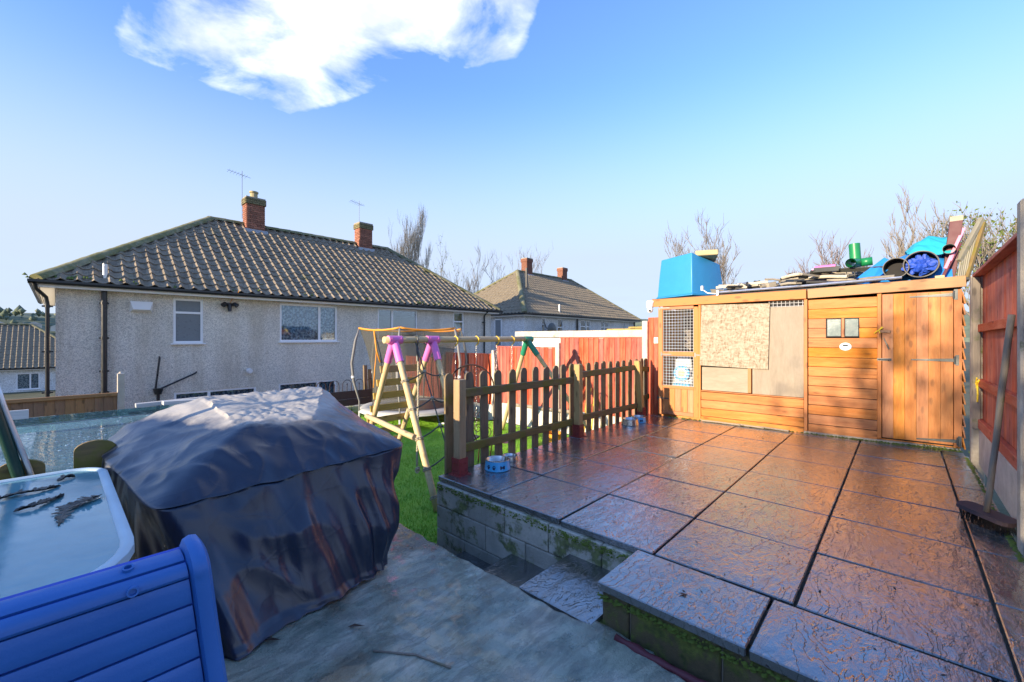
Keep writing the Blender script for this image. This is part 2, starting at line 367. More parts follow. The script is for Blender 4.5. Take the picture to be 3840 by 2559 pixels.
def m_concrete():
    t = NT('wet_grey_concrete'); v = t.n('ShaderNodeNewGeometry').outputs['Position']
    rot = t.n('ShaderNodeMapping', {'Vector': v, 'Rotation': (0, 0, R(65)), 'Scale': (1, 3.2, 1)}).outputs[0]
    br = t.noise(rot, 5, 7, .68, .5); n1 = t.noise(v, 3.0, 7, .62, .4); n3 = t.noise(v, 70, 5, .75)
    base = t.ramp(n1, [(.3, (.13, .20, .165)), (.47, (.40, .49, .40)), (.62, (.64, .68, .57))])
    base = t.mix(t.ramp(t.noise(v, 1.7, 5), [(.55, 0.), (.64, .6)]), base, (.16, .12, .065))
    base = t.mix(t.math('MULTIPLY', t.ramp(br, [(.46, 0.), (.56, 1.)]), .40), base, (.055, .085, .08))
    base = t.mix(t.ramp(n3, [(.60, 0.), (.70, .6)]), base, (.60, .64, .58)); base = t.mix(t.ramp(n3, [(.30, .6), (.38, 0.)]), base, (.05, .07, .06))
    ck = t.n('ShaderNodeTexVoronoi', {'Vector': t.n('ShaderNodeVectorMath', {0: v, 1: t.n('ShaderNodeVectorMath', {0: t.n('ShaderNodeTexNoise', {'Vector': v, 'Scale': 2.5, 'Detail': 5.}).outputs[1], 1: (.5, .5, .5)}, operation='MULTIPLY').outputs[0]}, operation='ADD').outputs[0], 'Scale': .7}, feature='DISTANCE_TO_EDGE').outputs[0]
    base = t.mix(t.ramp(ck, [(0., .30), (.004, 0.)]), base, (.06, .08, .07))
    rough = t.ramp(t.noise(v, 2.0, 5, .6), [(.40, .03), (.46, .10), (.60, .42)])
    h = t.math('ADD', t.math('MULTIPLY', br, 1.), t.math('ADD', t.math('MULTIPLY', n1, .6), t.math('MULTIPLY', n3, 1.0)))
    return t.fin(base, rough, t.bump(h, .9, .03), Specular_IOR_Level=.9, Coat_Weight=.4, Coat_Roughness=.05)
M['concrete'] = m_concrete()
def m_block(name, c1, c2, mo, brown=.0):
    t = NT(name); v = t.n('ShaderNodeNewGeometry').outputs['Position']
    n1 = t.noise(v, 5, 6, .7); base = t.ramp(n1, [(.3, c1), (.7, c2)]); base = t.hsv(base, t.rnd(.85, 1.15))
    m = t.noise(v, 3.3, 7, .72); base = t.mix(t.ramp(m, [(.66-mo*.35, 0.), (.74-mo*.35, .85)]), base, t.ramp(t.noise(v, 25, 4), [(.3, (.035, .05, .008)), (.7, (.15, .19, .03))]))
    return t.fin(base, .9, t.bump(t.math('ADD', t.noise(v, 70, 5, .7), m), .8, .008))
M['block'] = m_block('mossy_concrete_block', (.30, .29, .24), (.50, .49, .42), .43)
M['block_m'] = m_block('very_mossy_block', (.06, .05, .025), (.15, .12, .06), .5)
M['gravel_board'] = m_block('concrete_gravel_board', (.38, .36, .32), (.62, .60, .55), .10)
M['cpost'] = m_block('concrete_fence_post', (.40, .37, .31), (.62, .58, .50), .05)
M['cpost_old'] = m_block('weathered_concrete_post', (.20, .18, .15), (.42, .38, .31), .18)
def m_turf():
    t = NT('green_artificial_turf'); v = t.n('ShaderNodeNewGeometry').outputs['Position']
    b = t.ramp(t.noise(v, 2.3, 5), [(.3, (.20, .54, .03)), (.7, (.38, .74, .05))]); b = t.mix(t.ramp(t.noise(v, 1.1, 6, .7), [(.55, 0.), (.72, .45)]), b, (.16, .30, .05)); b = t.mix(t.math('MULTIPLY', t.noise(v, 90, 3), .5), b, (.07, .22, .01))
    return t.fin(b, .6, t.bump(t.noise(v, 110, 4), .9, .02))
M['turf'] = m_turf()
def m_cover():
    t = NT('dark_cover_fabric'); v = t.n('ShaderNodeNewGeometry').outputs['Position']
    b = t.ramp(t.noise(v, 2.3, 5), [(.3, (.006, .014, .036)), (.7, (.014, .022, .048))])
    # raised top painted paler: dusty grey brightened to stand in for sunlight
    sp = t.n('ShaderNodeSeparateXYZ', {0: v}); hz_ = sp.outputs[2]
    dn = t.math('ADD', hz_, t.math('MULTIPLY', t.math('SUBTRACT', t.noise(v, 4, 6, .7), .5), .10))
    dust_and_sun = t.math('MULTIPLY', t.ramp(dn, [(.735, 0.), (.775, 1.)]), t.ramp(t.noise(v, 7, 6, .7), [(.3, .6), (.6, .95)]))
    b = t.mix(dust_and_sun, b, (.40, .385, .35))
    b = t.mix(t.ramp(t.noise(v, 9, 6, .75), [(.72, 0.), (.80, .25)]), b, (.06, .06, .07))
    cr = t.noise(v, 5.0, 4, .6, 1.4, 'RIDGED_MULTIFRACTAL'); wv = t.noise(v, 240, 2); c3 = t.noise(v, 13, 3, .5, .8, 'RIDGED_MULTIFRACTAL')
    wp = t.n('ShaderNodeVectorMath', {0: v, 1: t.n('ShaderNodeVectorMath', {0: t.n('ShaderNodeTexNoise', {'Vector': v, 'Scale': 3., 'Detail': 3.}).outputs[1], 1: (.35, .35, .35)}, operation='MULTIPLY').outputs[0]}, operation='ADD').outputs[0]
    ce = t.ramp(t.vor(wp, 4.5, 'Distance', 'DISTANCE_TO_EDGE'), [(0., 1.), (.02, .55), (.09, 0.)])
    cr = t.math('ADD', cr, t.math('MULTIPLY', ce, .35))
    h = t.math('ADD', t.math('ADD', t.math('MULTIPLY', cr, .28), t.math('MULTIPLY', c3, .07)), t.math('MULTIPLY', wv, .03))
    return t.fin(b, t.math('ADD', t.math('MULTIPLY', dust_and_sun, .4), t.ramp(t.noise(v, 4, 4), [(.3, .30), (.7, .40)])), t.bump(h, .4, .02), Specular_IOR_Level=.65, Coat_Weight=.22, Coat_Roughness=.22)
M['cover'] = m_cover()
def m_bluechair():
    t = NT('blue_moulded_chair_plastic'); v = t.coord()
    b = t.ramp(t.noise(v, 3, 5), [(.3, (.025, .125, .40)), (.7, (.036, .158, .47))])
    b = t.mix(t.ramp(t.noise(v, 24, 6, .8), [(.60, 0.), (.72, .4)]), b, (.07, .16, .34))
    return t.fin(b, t.ramp(t.noise(v, 14, 5), [(.3, .36), (.7, .5)]), t.bump(t.noise(v, 160, 4), .2, .003))
M['chair'] = m_bluechair()
def m_glass_top():
    t = NT('wet_frosted_glass_top'); v = t.n('ShaderNodeNewGeometry').outputs['Position']
    b = t.ramp(t.noise(v, 2.5, 5), [(.3, (.08, .24, .30)), (.7, (.15, .35, .40))])
    return t.fin(b, t.ramp(t.noise(v, 3, 5, .65), [(.35, .05), (.65, .22)]), t.bump(t.noise(v, 16, 4), .10, .01), Specular_IOR_Level=.9)
M['glass_top'] = m_glass_top()
M['table_frame'] = plain('pale_blue_grey_table_rim', (.42, .56, .64), .4, bst=.1)
def m_wetroof():
    t = NT('wet_clear_roof_sheet'); v = t.n('ShaderNodeNewGeometry').outputs['Position']
    dv = t.noise(v, 14, 3, .5, 1.0); drops = t.ramp(dv, [(.50, 0.), (.56, 1.)])
    d2 = t.ramp(t.vor(v, 55), [(.10, 1.), (.25, 0.)])
    b = t.ramp(t.noise(v, 1.6, 5), [(.3, (.06, .11, .13)), (.6, (.10, .20, .24)), (.75, (.17, .19, .17))])
    h = t.math('ADD', drops, t.math('MULTIPLY', d2, .6))
    return t.fin(b, t.ramp(dv, [(.45, .05), (.55, .16)]), t.bump(h, .65, .010), Specular_IOR_Level=1.)
M['wetroof'] = m_wetroof()
def m_glass(name, tint=(.8, .9, .95), f=.35):
    t = NT(name); tr = t.n('ShaderNodeBsdfTransparent', {0: (*tint, 1)}); gl = t.n('ShaderNodeBsdfGlossy', {0: (.9, .95, 1, 1), 1: .03})
    fr = t.n('ShaderNodeFresnel', {0: 1.5}); fa = t.math('ADD', t.math('MULTIPLY', fr.outputs[0], 1.2), f, clamp=True)
    nb = t.bump(t.noise(t.n('ShaderNodeNewGeometry').outputs['Position'], 1.8, 2), .1, .02); t.set(gl.inputs['Normal'], nb)
    ms = t.n('ShaderNodeMixShader'); t.set(ms.inputs[0], fa); t.t.links.new(tr.outputs[0], ms.inputs[1]); t.t.links.new(gl.outputs[0], ms.inputs[2])
    t.t.links.new(ms.outputs[0], t.out.inputs[0]); t.t.nodes.remove(t.b); return t.m
M['pane'] = m_glass('window_glass', f=.05)
M['sky_pane'] = m_glass('reflecting_window_glass', f=.10)
M['pane_edge'] = m_glass('green_edge_glass', (.45, .75, .72), .25)
M['frosted'] = plain('frosted_glass', (.17, .20, .22), .3, var=.06, bsc=60, bst=.3)
M['louvre'] = plain('grey_shed_glazing', (.15, .20, .20), .22, var=.15, bsc=30, bst=.3)
def m_curtain():
    t = NT('patterned_net_curtain'); v = t.n('ShaderNodeNewGeometry').outputs['Position']
    f = t.noise(v, 16, 3, .5); pat = t.ramp(f, [(.47, (.10, .17, .26)), (.53, (.60, .66, .72))], 'LINEAR')
    fold = t.n('ShaderNodeTexWave', {'Vector': v, 'Scale': 3.2, 'Distortion': 1.5}).outputs[0]
    return t.fin(t.mix(t.math('MULTIPLY', fold, .35), pat, (.10, .16, .24)), .9)
M['curtain'] = m_curtain()
def m_osb():
    t = NT('flaked_osb_board'); v = t.coord((1, 1, 1), rnd=False)
    w = t.n('ShaderNodeVectorMath', {0: v, 1: t.n('ShaderNodeVectorMath', {0: t.n('ShaderNodeTexNoise', {'Vector': v, 'Scale': 4.}).outputs[1], 1: (.06, .06, .06)}, operation='MULTIPLY').outputs[0]}, operation='ADD').outputs[0]
    s1 = t.n('ShaderNodeTexVoronoi', {'Vector': t.n('ShaderNodeMapping', {'Vector': w, 'Rotation': (0, 0, .6), 'Scale': (22, 60, 30)}).outputs[0], 'Scale': 1.})
    c = t.n('ShaderNodeSeparateXYZ', {0: s1.outputs['Color']}).outputs[1]
    s2 = t.n('ShaderNodeTexVoronoi', {'Vector': t.n('ShaderNodeMapping', {'Vector': w, 'Rotation': (0, 0, -.7), 'Scale': (60, 22, 30)}).outputs[0], 'Scale': 1.})
    c2 = t.n('ShaderNodeSeparateXYZ', {0: s2.outputs['Color']}).outputs[0]
    m_ = t.math('ADD', t.math('MULTIPLY', c, .5), t.math('MULTIPLY', c2, .5))
    b = t.ramp(m_, [(.12, (.19, .145, .09)), (.35, (.27, .22, .155)), (.8, (.36, .315, .24))])
    return t.fin(b, .75, t.bump(m_, .35, .004))
M['osb'] = m_osb()
def m_net():
    t = NT('trampoline_net'); tr = t.n('ShaderNodeBsdfTransparent'); df = t.n('ShaderNodeBsdfDiffuse', {0: (.10, .10, .09, 1)})
    v = t.n('ShaderNodeNewGeometry').outputs['Position']; f = t.n('ShaderNodeMapRange', {0: t.noise(v, 1.4, 3), 3: .42, 4: .72}).outputs[0]
    ms = t.n('ShaderNodeMixShader'); t.set(ms.inputs[0], f); t.t.links.new(tr.outputs[0], ms.inputs[1]); t.t.links.new(df.outputs[0], ms.inputs[2])
    t.t.links.new(ms.outputs[0], t.out.inputs[0]); t.t.nodes.remove(t.b); return t.m
M['net'] = m_net()
def m_ground():
    t = NT('rough_ground'); v = t.n('ShaderNodeNewGeometry').outputs['Position']
    return t.fin(t.ramp(t.noise(v, .6, 6), [(.3, (.06, .07, .03)), (.7, (.12, .12, .07))]), .95, t.bump(t.noise(v, 12, 5), .5, .05))
M['ground'] = m_ground()
def m_hill():
    t = NT('distant_wooded_hill'); v = t.n('ShaderNodeNewGeometry').outputs['Position']
    return t.fin(t.ramp(t.noise(v, .05, 7, .7), [(.35, (.08, .11, .08)), (.55, (.14, .18, .12)), (.7, (.26, .27, .20))]), .95)  # tones lightened to stand in for distance haze
M['hill'] = m_hill()

def S_(o, name=None): return tag(o, kind='structure')
# ------------------------------------------------------------------ ground and terraces
GZ = -2.45
g = MB(); g.box((200, 200, GZ-.5), (2400, 2400, 1)); S_(g.build('ground', M['ground']))
LZ = -.66
lb = MB(); lb.box((4.2, 7.1, (LZ-.03+GZ-.2)/2), (5.66, 7.7, LZ-.03-GZ+.2)); S_(lb.build('garden_terrace', M['soil']))
lt = MB(); nx, ny = 70, 90
for i in range(nx+1):
    for j in range(ny+1):
        x = 1.9+5.15*i/nx; y = 3.26+7.5*j/ny
        lt.v.append((x, y, LZ+.008*mnoise.noise((x*1.5, y*1.5, 0))+.006*mnoise.noise((x*7, y*7, 3))))
for i in range(nx):
    for j in range(ny): a = i*(ny+1)+j; lt.f.append((a, a+ny+1, a+ny+2, a+1))
S_(lt.build('lawn', M['turf'], smooth=True))
lt2 = MB(); lt2.box((2.22, 2.95, LZ-.05), (.5, .75, .09)); S_(lt2.build('path_end', M['soil']))
# turf blades
nb_ = 70000
bx = 1.95+5.0*rng.random(nb_); by = 3.28+6.6*rng.random(nb_)**1.25
hgt = .018+.02*rng.random(nb_); an = rng.random(nb_)*6.283; lean = .012*rng.standard_normal((nb_, 2))
w_ = .0035
P0 = np.stack([bx-np.cos(an)*w_, by-np.sin(an)*w_, np.full(nb_, LZ)], 1); P1 = np.stack([bx+np.cos(an)*w_, by+np.sin(an)*w_, np.full(nb_, LZ)], 1)
P2 = np.stack([bx+lean[:, 0], by+lean[:, 1], LZ+hgt], 1)
vv = np.stack([P0, P1, P2], 1).reshape(-1, 3); me = bpy.data.meshes.new('turf_blades')
me.from_pydata(vv.tolist(), [], np.arange(nb_*3).reshape(-1, 3).tolist()); me.materials.append(M['turf'])
tag(put(bpy.data.objects.new('turf_blades', me)), 'short bright green blades of the artificial turf lawn', 'grass', kind='stuff')

# concrete floor at lower left
def conc_z(x, y):
    z = -.195 + .018*mnoise.noise((x*1.1, y*1.1, 5)) + .007*mnoise.noise((x*5, y*5, 1)) + .0035*mnoise.noise((x*15, y*15, 2))
    return z
cf = MB(); nx, ny = 260, 300
xs = np.linspace(-2.6, 1.97, nx); ys = np.linspace(-2.5, 4.5, ny)
for i, x in enumerate(xs):
    for j, y in enumerate(ys):
        e = x
        if x > 1.7:
            k = (x-1.7)/.27; e = 1.7+k*(.27 + .035*mnoise.noise((y*3, 0, 0)) + .02*mnoise.noise((y*11, 0, 7)) - (.0 if .85 < y < 1.2 else .06) - (.05*max(0, .9-y) if y < .9 else 0))
        z = conc_z(x, y) - .010*min(1, max(0, (x-1.6)/.3))*(1 if y > 1.15 else .3)
        if i == nx-1: z -= .55
        elif i == nx-2: z -= .03
        cf.v.append((e, y, z))
for i in range(nx-1):
    for j in range(ny-1): a = i*ny+j; cf.f.append((a, a+ny, a+ny+1, a+1))
S_(cf.build('concrete_floor', M['concrete'], smooth=True))
cu = MB(); cu.box((-.4, 1.0, -1.2), (4.5, 7.0, 1.85)); S_(cu.build('concrete_base', M['block_m']))

# patio: base, blocks, slabs
pb = MB(); pb.box((4.85, 1.33, -.36), (4.72, 3.72, .62)); pb.box((2.2, .32, -.36), (.40, 1.7, .62))
pat = S_(pb.build('patio', M['mortar']))
def slab(x0, x1, y0, y1, z=0, th=.045, par=None, jt=.012):
    c = ((x0+x1)/2, (y0+y1)/2, z-th/2 + random.uniform(-.002, .002))
    me = bevbox_mesh(x1-x0-jt*random.uniform(.8, 1.3), y1-y0-jt*random.uniform(.8, 1.3), th, M['slab'], .005)
    Mx = Matrix.Translation(c) @ Matrix.Rotation(R(random.uniform(-.35, .35)), 4, 'X') @ Matrix.Rotation(R(random.uniform(-.35, .35)), 4, 'Y') @ Matrix.Rotation(random.choice((0, math.pi)), 4, 'Z')
    return put(bpy.data.objects.new('slab', me), Mx, par)
al = [2.445, 3.13, 3.84, 4.585, 5.35, 6.07, 6.80]; bl = [-.33, .386, 1.10, 1.80, 2.51, 3.22]
for i in range(len(al)-1):
    for j in range(len(bl)-1): slab(al[i], al[i+1], bl[j], bl[j+1], par=pat)
    slab(al[i], al[i+1], -.545, -.33, par=pat)
for j in range(len(bl)-1): slab(6.80, 6.98, bl[j], bl[j+1], par=pat)
for y0, y1 in ((.475, 1.2), (-.26, .475), (-.545, -.26)): slab(1.955, 2.435, y0, y1, par=pat)
# block walls under the paving edge
bw = thing('block_wall', 'mossy grey concrete block wall holding up the paving beside the steps', 'wall', (2.47, 3.2, LZ))
zt = -.05; hz_ = .205
for k in range(3):
    z1 = zt-k*(hz_+.008); z0 = z1-hz_; y = 3.205; off = (.0, -.22, -.05)[k]; first = True
    while y > 1.22:
        L = .44 + (off if first else 0); y2 = max(y-L, 1.2)
        if y-y2 > .04: board('block', (2.475, y-.004, (z0+z1)/2+random.uniform(-.002, .002)), (2.475, y2+.004, (z0+z1)/2), hz_, .1, (0, 0, 1), M['block'], bw, .006)
        y = y2; first = False
for k in range(3):
    z1 = zt-k*(hz_+.008); x = 2.53
    while x < 6.9:
        board('block', (x+.004, 3.18, z1-hz_/2), (min(x+.44, 6.9)-.004, 3.18, z1-hz_/2), hz_, .1, (0, 0, 1), M['block'], bw, .006); x += .44
bw2 = thing('block_wall', 'low very mossy block kerb wall under the nearest front slabs', 'wall', (2.0, .3, -.4))
for k in range(2):
    z1 = -.05-k*.213; y = 1.18-(.0 if k else .0); L = .16
    while y > -.54:
        y2 = max(y-L, -.54); board('block', (2.03, y-.005, z1-.1), (2.03, y2+.005, z1-.1), .205, .1, (0, 0, 1), M['block_m'], bw2, .008); y = y2; L = .44
board('block', (2.08, 1.165, -.155), (2.42, 1.165, -.155), .205, .06, (0, 0, 1), M['block'], bw2, .008)
fl_ = MB(); fl_.box((1.965, 1.16, -.27), (.14, .14, .10)); recenter(fl_.build('mortar_fillet', M['block_m'], bw2))
dr = MB(); dr.tube([(1.90, y, conc_z(1.9, y)-.005+.006*mnoise.noise((y*6, 1, 1))) for y in np.linspace(1.05, -.6, 30)], [.02+.012*mnoise.noise((i*.7, 3, 3)) for i in range(30)], 7)
tag(dr.build('plastic_strip', M['maroon'], smooth=True), 'dark maroon strip of plastic lying along the foot of the kerb wall', 'plastic strip')
# steps
st = thing('garden_steps', 'wet dark slab steps going down to the lawn beside the block wall', 'steps', (2.2, 2, -.6))
for y0, y1, z in ((1.2, 1.69, -.20), (1.69, 2.24, -.39), (2.24, 2.80, -.56)):
    me = bevbox_mesh(.54, y1-y0+.02, .045, M['slab'], .005); put(bpy.data.objects.new('tread', me), Matrix.Translation((2.168, (y0+y1)/2, z-.022)), st)
    b_ = MB(); b_.box((2.15, (y0+y1)/2-.02, z-.045-.1), (.52, y1-y0-.03, .19)); recenter(b_.build('riser', M['block_m'], st))

# moss tufts along joints and edges
mo = MB()
def tuft(p, r):
    n = 6; c = Vector(p); vs = [c+Vector((r*math.cos(k*1.047+random.random()*.5), r*math.sin(k*1.047), -.004)) for k in range(n)] + [c+Vector((0, 0, r*random.uniform(.3, .6)))]
    mo.add(vs, [(k, (k+1) % n, n) for k in range(n)])
for k in range(420):
    y = random.uniform(1.2, 3.2); tuft((2.43-random.random()*.012, y, -.055-random.random()*.05), random.uniform(.004, .014))
for k in range(380):
    y = random.uniform(-.5, 1.2); tuft((1.975-random.random()*.012, y, -.055-random.random()*.03), random.uniform(.004, .013))
for k in range(300):
    s_ = random.random(); tuft((6.86+.04*random.random()+s_*.15*.9, 2.9-s_*3.4, .004), random.uniform(.006, .025)*(1.5 if s_ > .8 else 1))
for k in range(250): tuft((random.uniform(3.8, 6.7), -.525+random.random()*.02, .002), random.uniform(.005, .02))
tag(mo.build('moss', M['moss'], smooth=True), 'green moss tufts growing along the slab edges and wall tops', 'moss', kind='stuff')

# ------------------------------------------------------------------ houses
def wall_open(x0, x1, z0, z1, rects, y, rev=.10):
    """wall in XZ plane at y (outer face towards -y) with recessed openings"""
    m = MB(); xs = sorted({x0, x1, *[r[0] for r in rects], *[r[1] for r in rects]}); zs = sorted({z0, z1, *[r[2] for r in rects], *[r[3] for r in rects]})
    for i in range(len(xs)-1):
        for j in range(len(zs)-1):
            cx, cz = (xs[i]+xs[i+1])/2, (zs[j]+zs[j+1])/2
            if any(r[0] < cx < r[1] and r[2] < cz < r[3] for r in rects): continue
            m.add([(xs[i], y, zs[j]), (xs[i+1], y, zs[j]), (xs[i+1], y, zs[j+1]), (xs[i], y, zs[j+1])], [(0, 1, 2, 3)])
    for a, b, c, d in rects:
        for q in (((a, c), (b, c)), ((b, c), (b, d)), ((b, d), (a, d)), ((a, d), (a, c))):
            (p, r1), (p2, r2) = q
            m.add([(p, y, r1), (p2, y, r2), (p2, y+rev, r2), (p, y+rev, r1)], [(0, 1, 2, 3)])
    return m
def window(par, x0, x1, z0, z1, y, vdivs=(), transom=None, mat='pane', curtain=None, sill=True, fw=.055):
    f = MB(); dy = .06; yc = y+.05
    def bar(a, b, c, d, t=dy): f.box(((a+b)/2, yc, (c+d)/2), (b-a, t, d-c))
    bar(x0, x1, z1-fw, z1); bar(x0, x1, z0, z0+fw); bar(x0, x0+fw, z0+fw, z1-fw); bar(x1-fw, x1, z0+fw, z1-fw)
    for v in vdivs: bar(v-fw*.6, v+fw*.6, z0+fw, z1-fw, dy*.98)
    if transom is not None:
        segs = [x0+fw]+sorted(vdivs)+[x1-fw]
        bar(x0+fw, x1-fw, transom-fw*.5, transom+fw*.5, dy*.96)
    fo = recenter(f.build('window', M['upvc'], par))
    p = MB(); p.box(((x0+x1)/2, yc+.005, (z0+z1)/2), (x1-x0-fw, .012, z1-z0-fw)); recenter(p.build('pane', M[mat], fo))
    if sill: s = MB(); s.box(((x0+x1)/2, y-.012, z0-.018), (x1-x0+.1, .09, .03)); recenter(s.build('sill', M['upvc'], fo))
    if curtain:
        c = MB(); n = 60
        vs = []; 
        for i in range(n+1):
            x = x0+(x1-x0)*i/n; vs += [(x, y+.16+.025*math.sin(i*1.3), z0), (x, y+.16+.025*math.sin(i*1.3+.3), z1)]
        c.add(vs, [(2*i, 2*i+2, 2*i+3, 2*i+1) for i in range(n)]); recenter(c.build('curtain', M[curtain], fo, smooth=True))
    return fo
def tile_profile(w, L, th=.018, lift=.03, n=7):
    """one single-roll tile lying in local XY (x across, y up-slope), z proud; front lip at y=0"""
    m = MB(); vs = []
    for i in range(n):
        u = i/(n-1); x = (u-.5)*w; z = .066*max(0, math.sin(math.pi*min(1, max(0, (u-.08)/.55))))**1.2 if u < .66 else -.004*math.sin(math.pi*(u-.66)/.34)
        vs += [(x, 0, z+lift-th), (x, 0, z+lift), (x, L, z+.004)]
    fs = []
    for i in range(n-1):
        a = 3*i; b = a+3; fs += [(a, b, b+1, a+1), (a+1, b+1, b+2, a+2)]
    return vs, fs
def make_house(hn, label, x0, x1, y0, wd, ze, zr, hipL, hipR, tilemat, wallmat, rects, near, maxt=300, pitch=(.265, .30), ground=GZ, ov=.28, tiles_on=('front',), group=None):
    root = thing(hn, label, 'house', ((x0+x1)/2, y0+wd/2, ground), group=group)
    y1 = y0+wd; zw = ze+.02
    wo_ = wall_open(x0, x1, ground, zw, rects, y0); wo_.build('wall', M[wallmat], root)
    m = MB()
    m.add([(x0, y0, ground), (x0, y1, ground), (x0, y1, zw), (x0, y0, zw)], [(0, 1, 2, 3)]); m.add([(x1, y0, ground), (x1, y1, ground), (x1, y1, zw), (x1, y0, zw)], [(0, 1, 2, 3)])
    m.add([(x0, y1, ground), (x1, y1, ground), (x1, y1, zw), (x0, y1, zw)], [(0, 1, 2, 3)]); m.build('wall', M[wallmat], root)
    ym = y0+wd/2
    # roof base solid
    X0, X1, Y0, Y1 = x0-ov, x1+ov, y0-ov, y1+ov
    rA = (x0+hipL, ym, zr); rB = (x1-hipR, ym, zr)
    e = [(X0, Y0, ze), (X1, Y0, ze), (X1, Y1, ze), (X0, Y1, ze)]
    el = [(p[0], p[1], ze-.03) for p in e]
    rb = MB(); rb.add(e+[rA, rB]+el, [(0, 1, 5, 4), (1, 2, 5), (2, 3, 4, 5), (3, 0, 4), (6, 9, 8, 7), (0, 6, 7, 1), (1, 7, 8, 2), (2, 8, 9, 3), (3, 9, 6, 0)])
    roof = rb.build('roof', M['felt'] if tiles_on else M[tilemat], root)
    # soffit, fascia, gutter
    sf = MB(); sf.box(((X0+X1)/2, Y0+.02, ze-.09), (X1-X0-.02, .02, .13)); sf.box((X0+.02, ym, ze-.09), (.02, Y1-Y0-.06, .13)); sf.box((X1-.02, ym, ze-.09), (.02, Y1-Y0-.06, .13))
    sf.box((x0-ov/2+.02, ym, ze-.145), (ov-.05, Y1-Y0-.1, .012)); sf.box(((x0+x1)/2, y0-ov/2+.02, ze-.146), (X1-X0-.1, ov-.05, .012)); sf.build('fascia', M['upvc'], root)
    gt = MB()
    def gutter(p, q):
        p = Vector(p); q = Vector(q); d = (q-p).normalized(); s = Vector((d.y, -d.x, 0)); vs = []
        pr = [(-.06, 0), (-.055, -.04), (-.03, -.068), (0, -.078), (.03, -.068), (.055, -.04), (.06, 0), (.066, .004), (.066, -.045), (.03, -.08), (0, -.088), (-.03, -.08), (-.066, -.045), (-.066, .004)]
        for P in (p, q): vs += [P+s*a+Vector((0, 0, b)) for a, b in pr]
        n = len(pr); gt.add(vs, [(i, (i+1) % n, n+(i+1) % n, n+i) for i in range(n)])
    gutter((X0-.12, Y0-.06, ze-.01), (X1+.12, Y0-.06, ze-.01)); gutter((X0-.06, Y1, ze-.01), (X0-.06, Y0-.12, ze-.01))
    gt.build('gutter', M['gutter'], root)
    # tiles on the front slope (and the left hip if asked)
    def tile_face(P, ex, ey, length, top, cut, key, reverse=False):
        """P origin at eave, ex along eave, ey up slope, both unit; cut(list of planes (co,no) keep positive)"""
        ez = ex.cross(ey).normalized(); 
        if ez.z < 0: ez = -ez
        Rm = Matrix((ex, ey, ez)).transposed().to_4x4()
        tw, tl = pitch; nrow = int(top/tl)+1; ncol = int(length/tw)+1
        pv, pf = tile_profile(tw*1.02, tl*1.13)
        shared = None; cells = []
        for r in range(nrow):
            for c_ in range(ncol):
                o = P+ex*(tw*(c_+.5))+ey*(tl*r-.03)
                cs = [o+ex*(sx_*tw*.5)+ey*(sy*tl) for sx_ in (-1, 1) for sy in (0, 1.13)]
                ds = [[(q-co_).dot(no) for q in cs] for co_, no in cut]
                if any(max(d) < 0 for d in ds): continue
                cells.append((o, all(min(d) > 0 for d in ds)))
        cells.sort(key=lambda t: (t[0]-Vector((0, 0, 1.3))).length)
        sm = MB(); bm_cut = MB(); cnt = 0
        for o, full in cells:
            Mx = Rm.copy(); Mx.translation = o + ez*random.uniform(-.004, .006)
            if full and cnt < maxt:
                if shared is None:
                    shared = MB().add(pv, pf).mesh('tile', True, fixn=False); shared.materials.append(M[tilemat]); shared.polygons.foreach_set('use_smooth', [True]*len(shared.polygons)); shared.set_sharp_from_angle(angle=R(50))
                Mx = Mx @ Matrix.Rotation(R(random.uniform(-.8, .8)), 4, 'Z'); put(bpy.data.objects.new('tile', shared), Mx, roof); cnt += 1
            else:
                (sm if full else bm_cut).add([Mx @ Vector(v) for v in pv], pf)
        me = bm_cut.mesh('t', fixn=False); b = bmesh.new(); b.from_mesh(me)
        for co_, no in cut:
            bmesh.ops.bisect_plane(b, geom=b.verts[:]+b.edges[:]+b.faces[:], plane_co=co_, plane_no=no, clear_inner=True)
        b.verts.ensure_lookup_table(); b.verts.index_update()
        sm.add([v.co[:] for v in b.verts], [tuple(v.index for v in f.verts) for f in b.faces]); b.free()
        me = sm.mesh('tiles', True, fixn=False); me.materials.append(M[tilemat]); me.set_sharp_from_angle(angle=R(50))
        tag(put(bpy.data.objects.new('roof_tiles', me), ident(), roof), kind='stuff')
    E0 = Vector(e[0]); E1 = Vector(e[1]); E3 = Vector(e[3]); A = Vector(rA); B = Vector(rB)
    if 'front' in tiles_on:
        ey = Vector((0, ym-Y0, zr-ze)); tp = ey.length; ey.normalize()
        h1 = Vector((A.x-E0.x, A.y-E0.y, 0)); n1 = Vector((h1.y, -h1.x, 0)).normalized()
        h2 = Vector((B.x-E1.x, B.y-E1.y, 0)); n2 = Vector((-h2.y, h2.x, 0)).normalized()
        tile_face(E0, Vector((1, 0, 0)), ey, X1-X0, tp, [(E0, n1), (E1, n2), (A, Vector((0, -1, 0)))], 'f')
    if 'left' in tiles_on:
        ey = Vector((A.x-X0, 0, zr-ze)); tp = ey.length; ey.normalize(); mt = maxt; 
        h1 = Vector((A.x-E0.x, A.y-E0.y, 0)); n1 = -Vector((h1.y, -h1.x, 0)).normalized(); h3 = Vector((A.x-E3.x, A.y-E3.y, 0)); n3 = Vector((h3.y, -h3.x, 0)).normalized()
        tile_face(Vector((X0, Y0, ze)), Vector((0, 1, 0)), ey, Y1-Y0, tp, [(E0, n1), (E3, n3)], 'l')
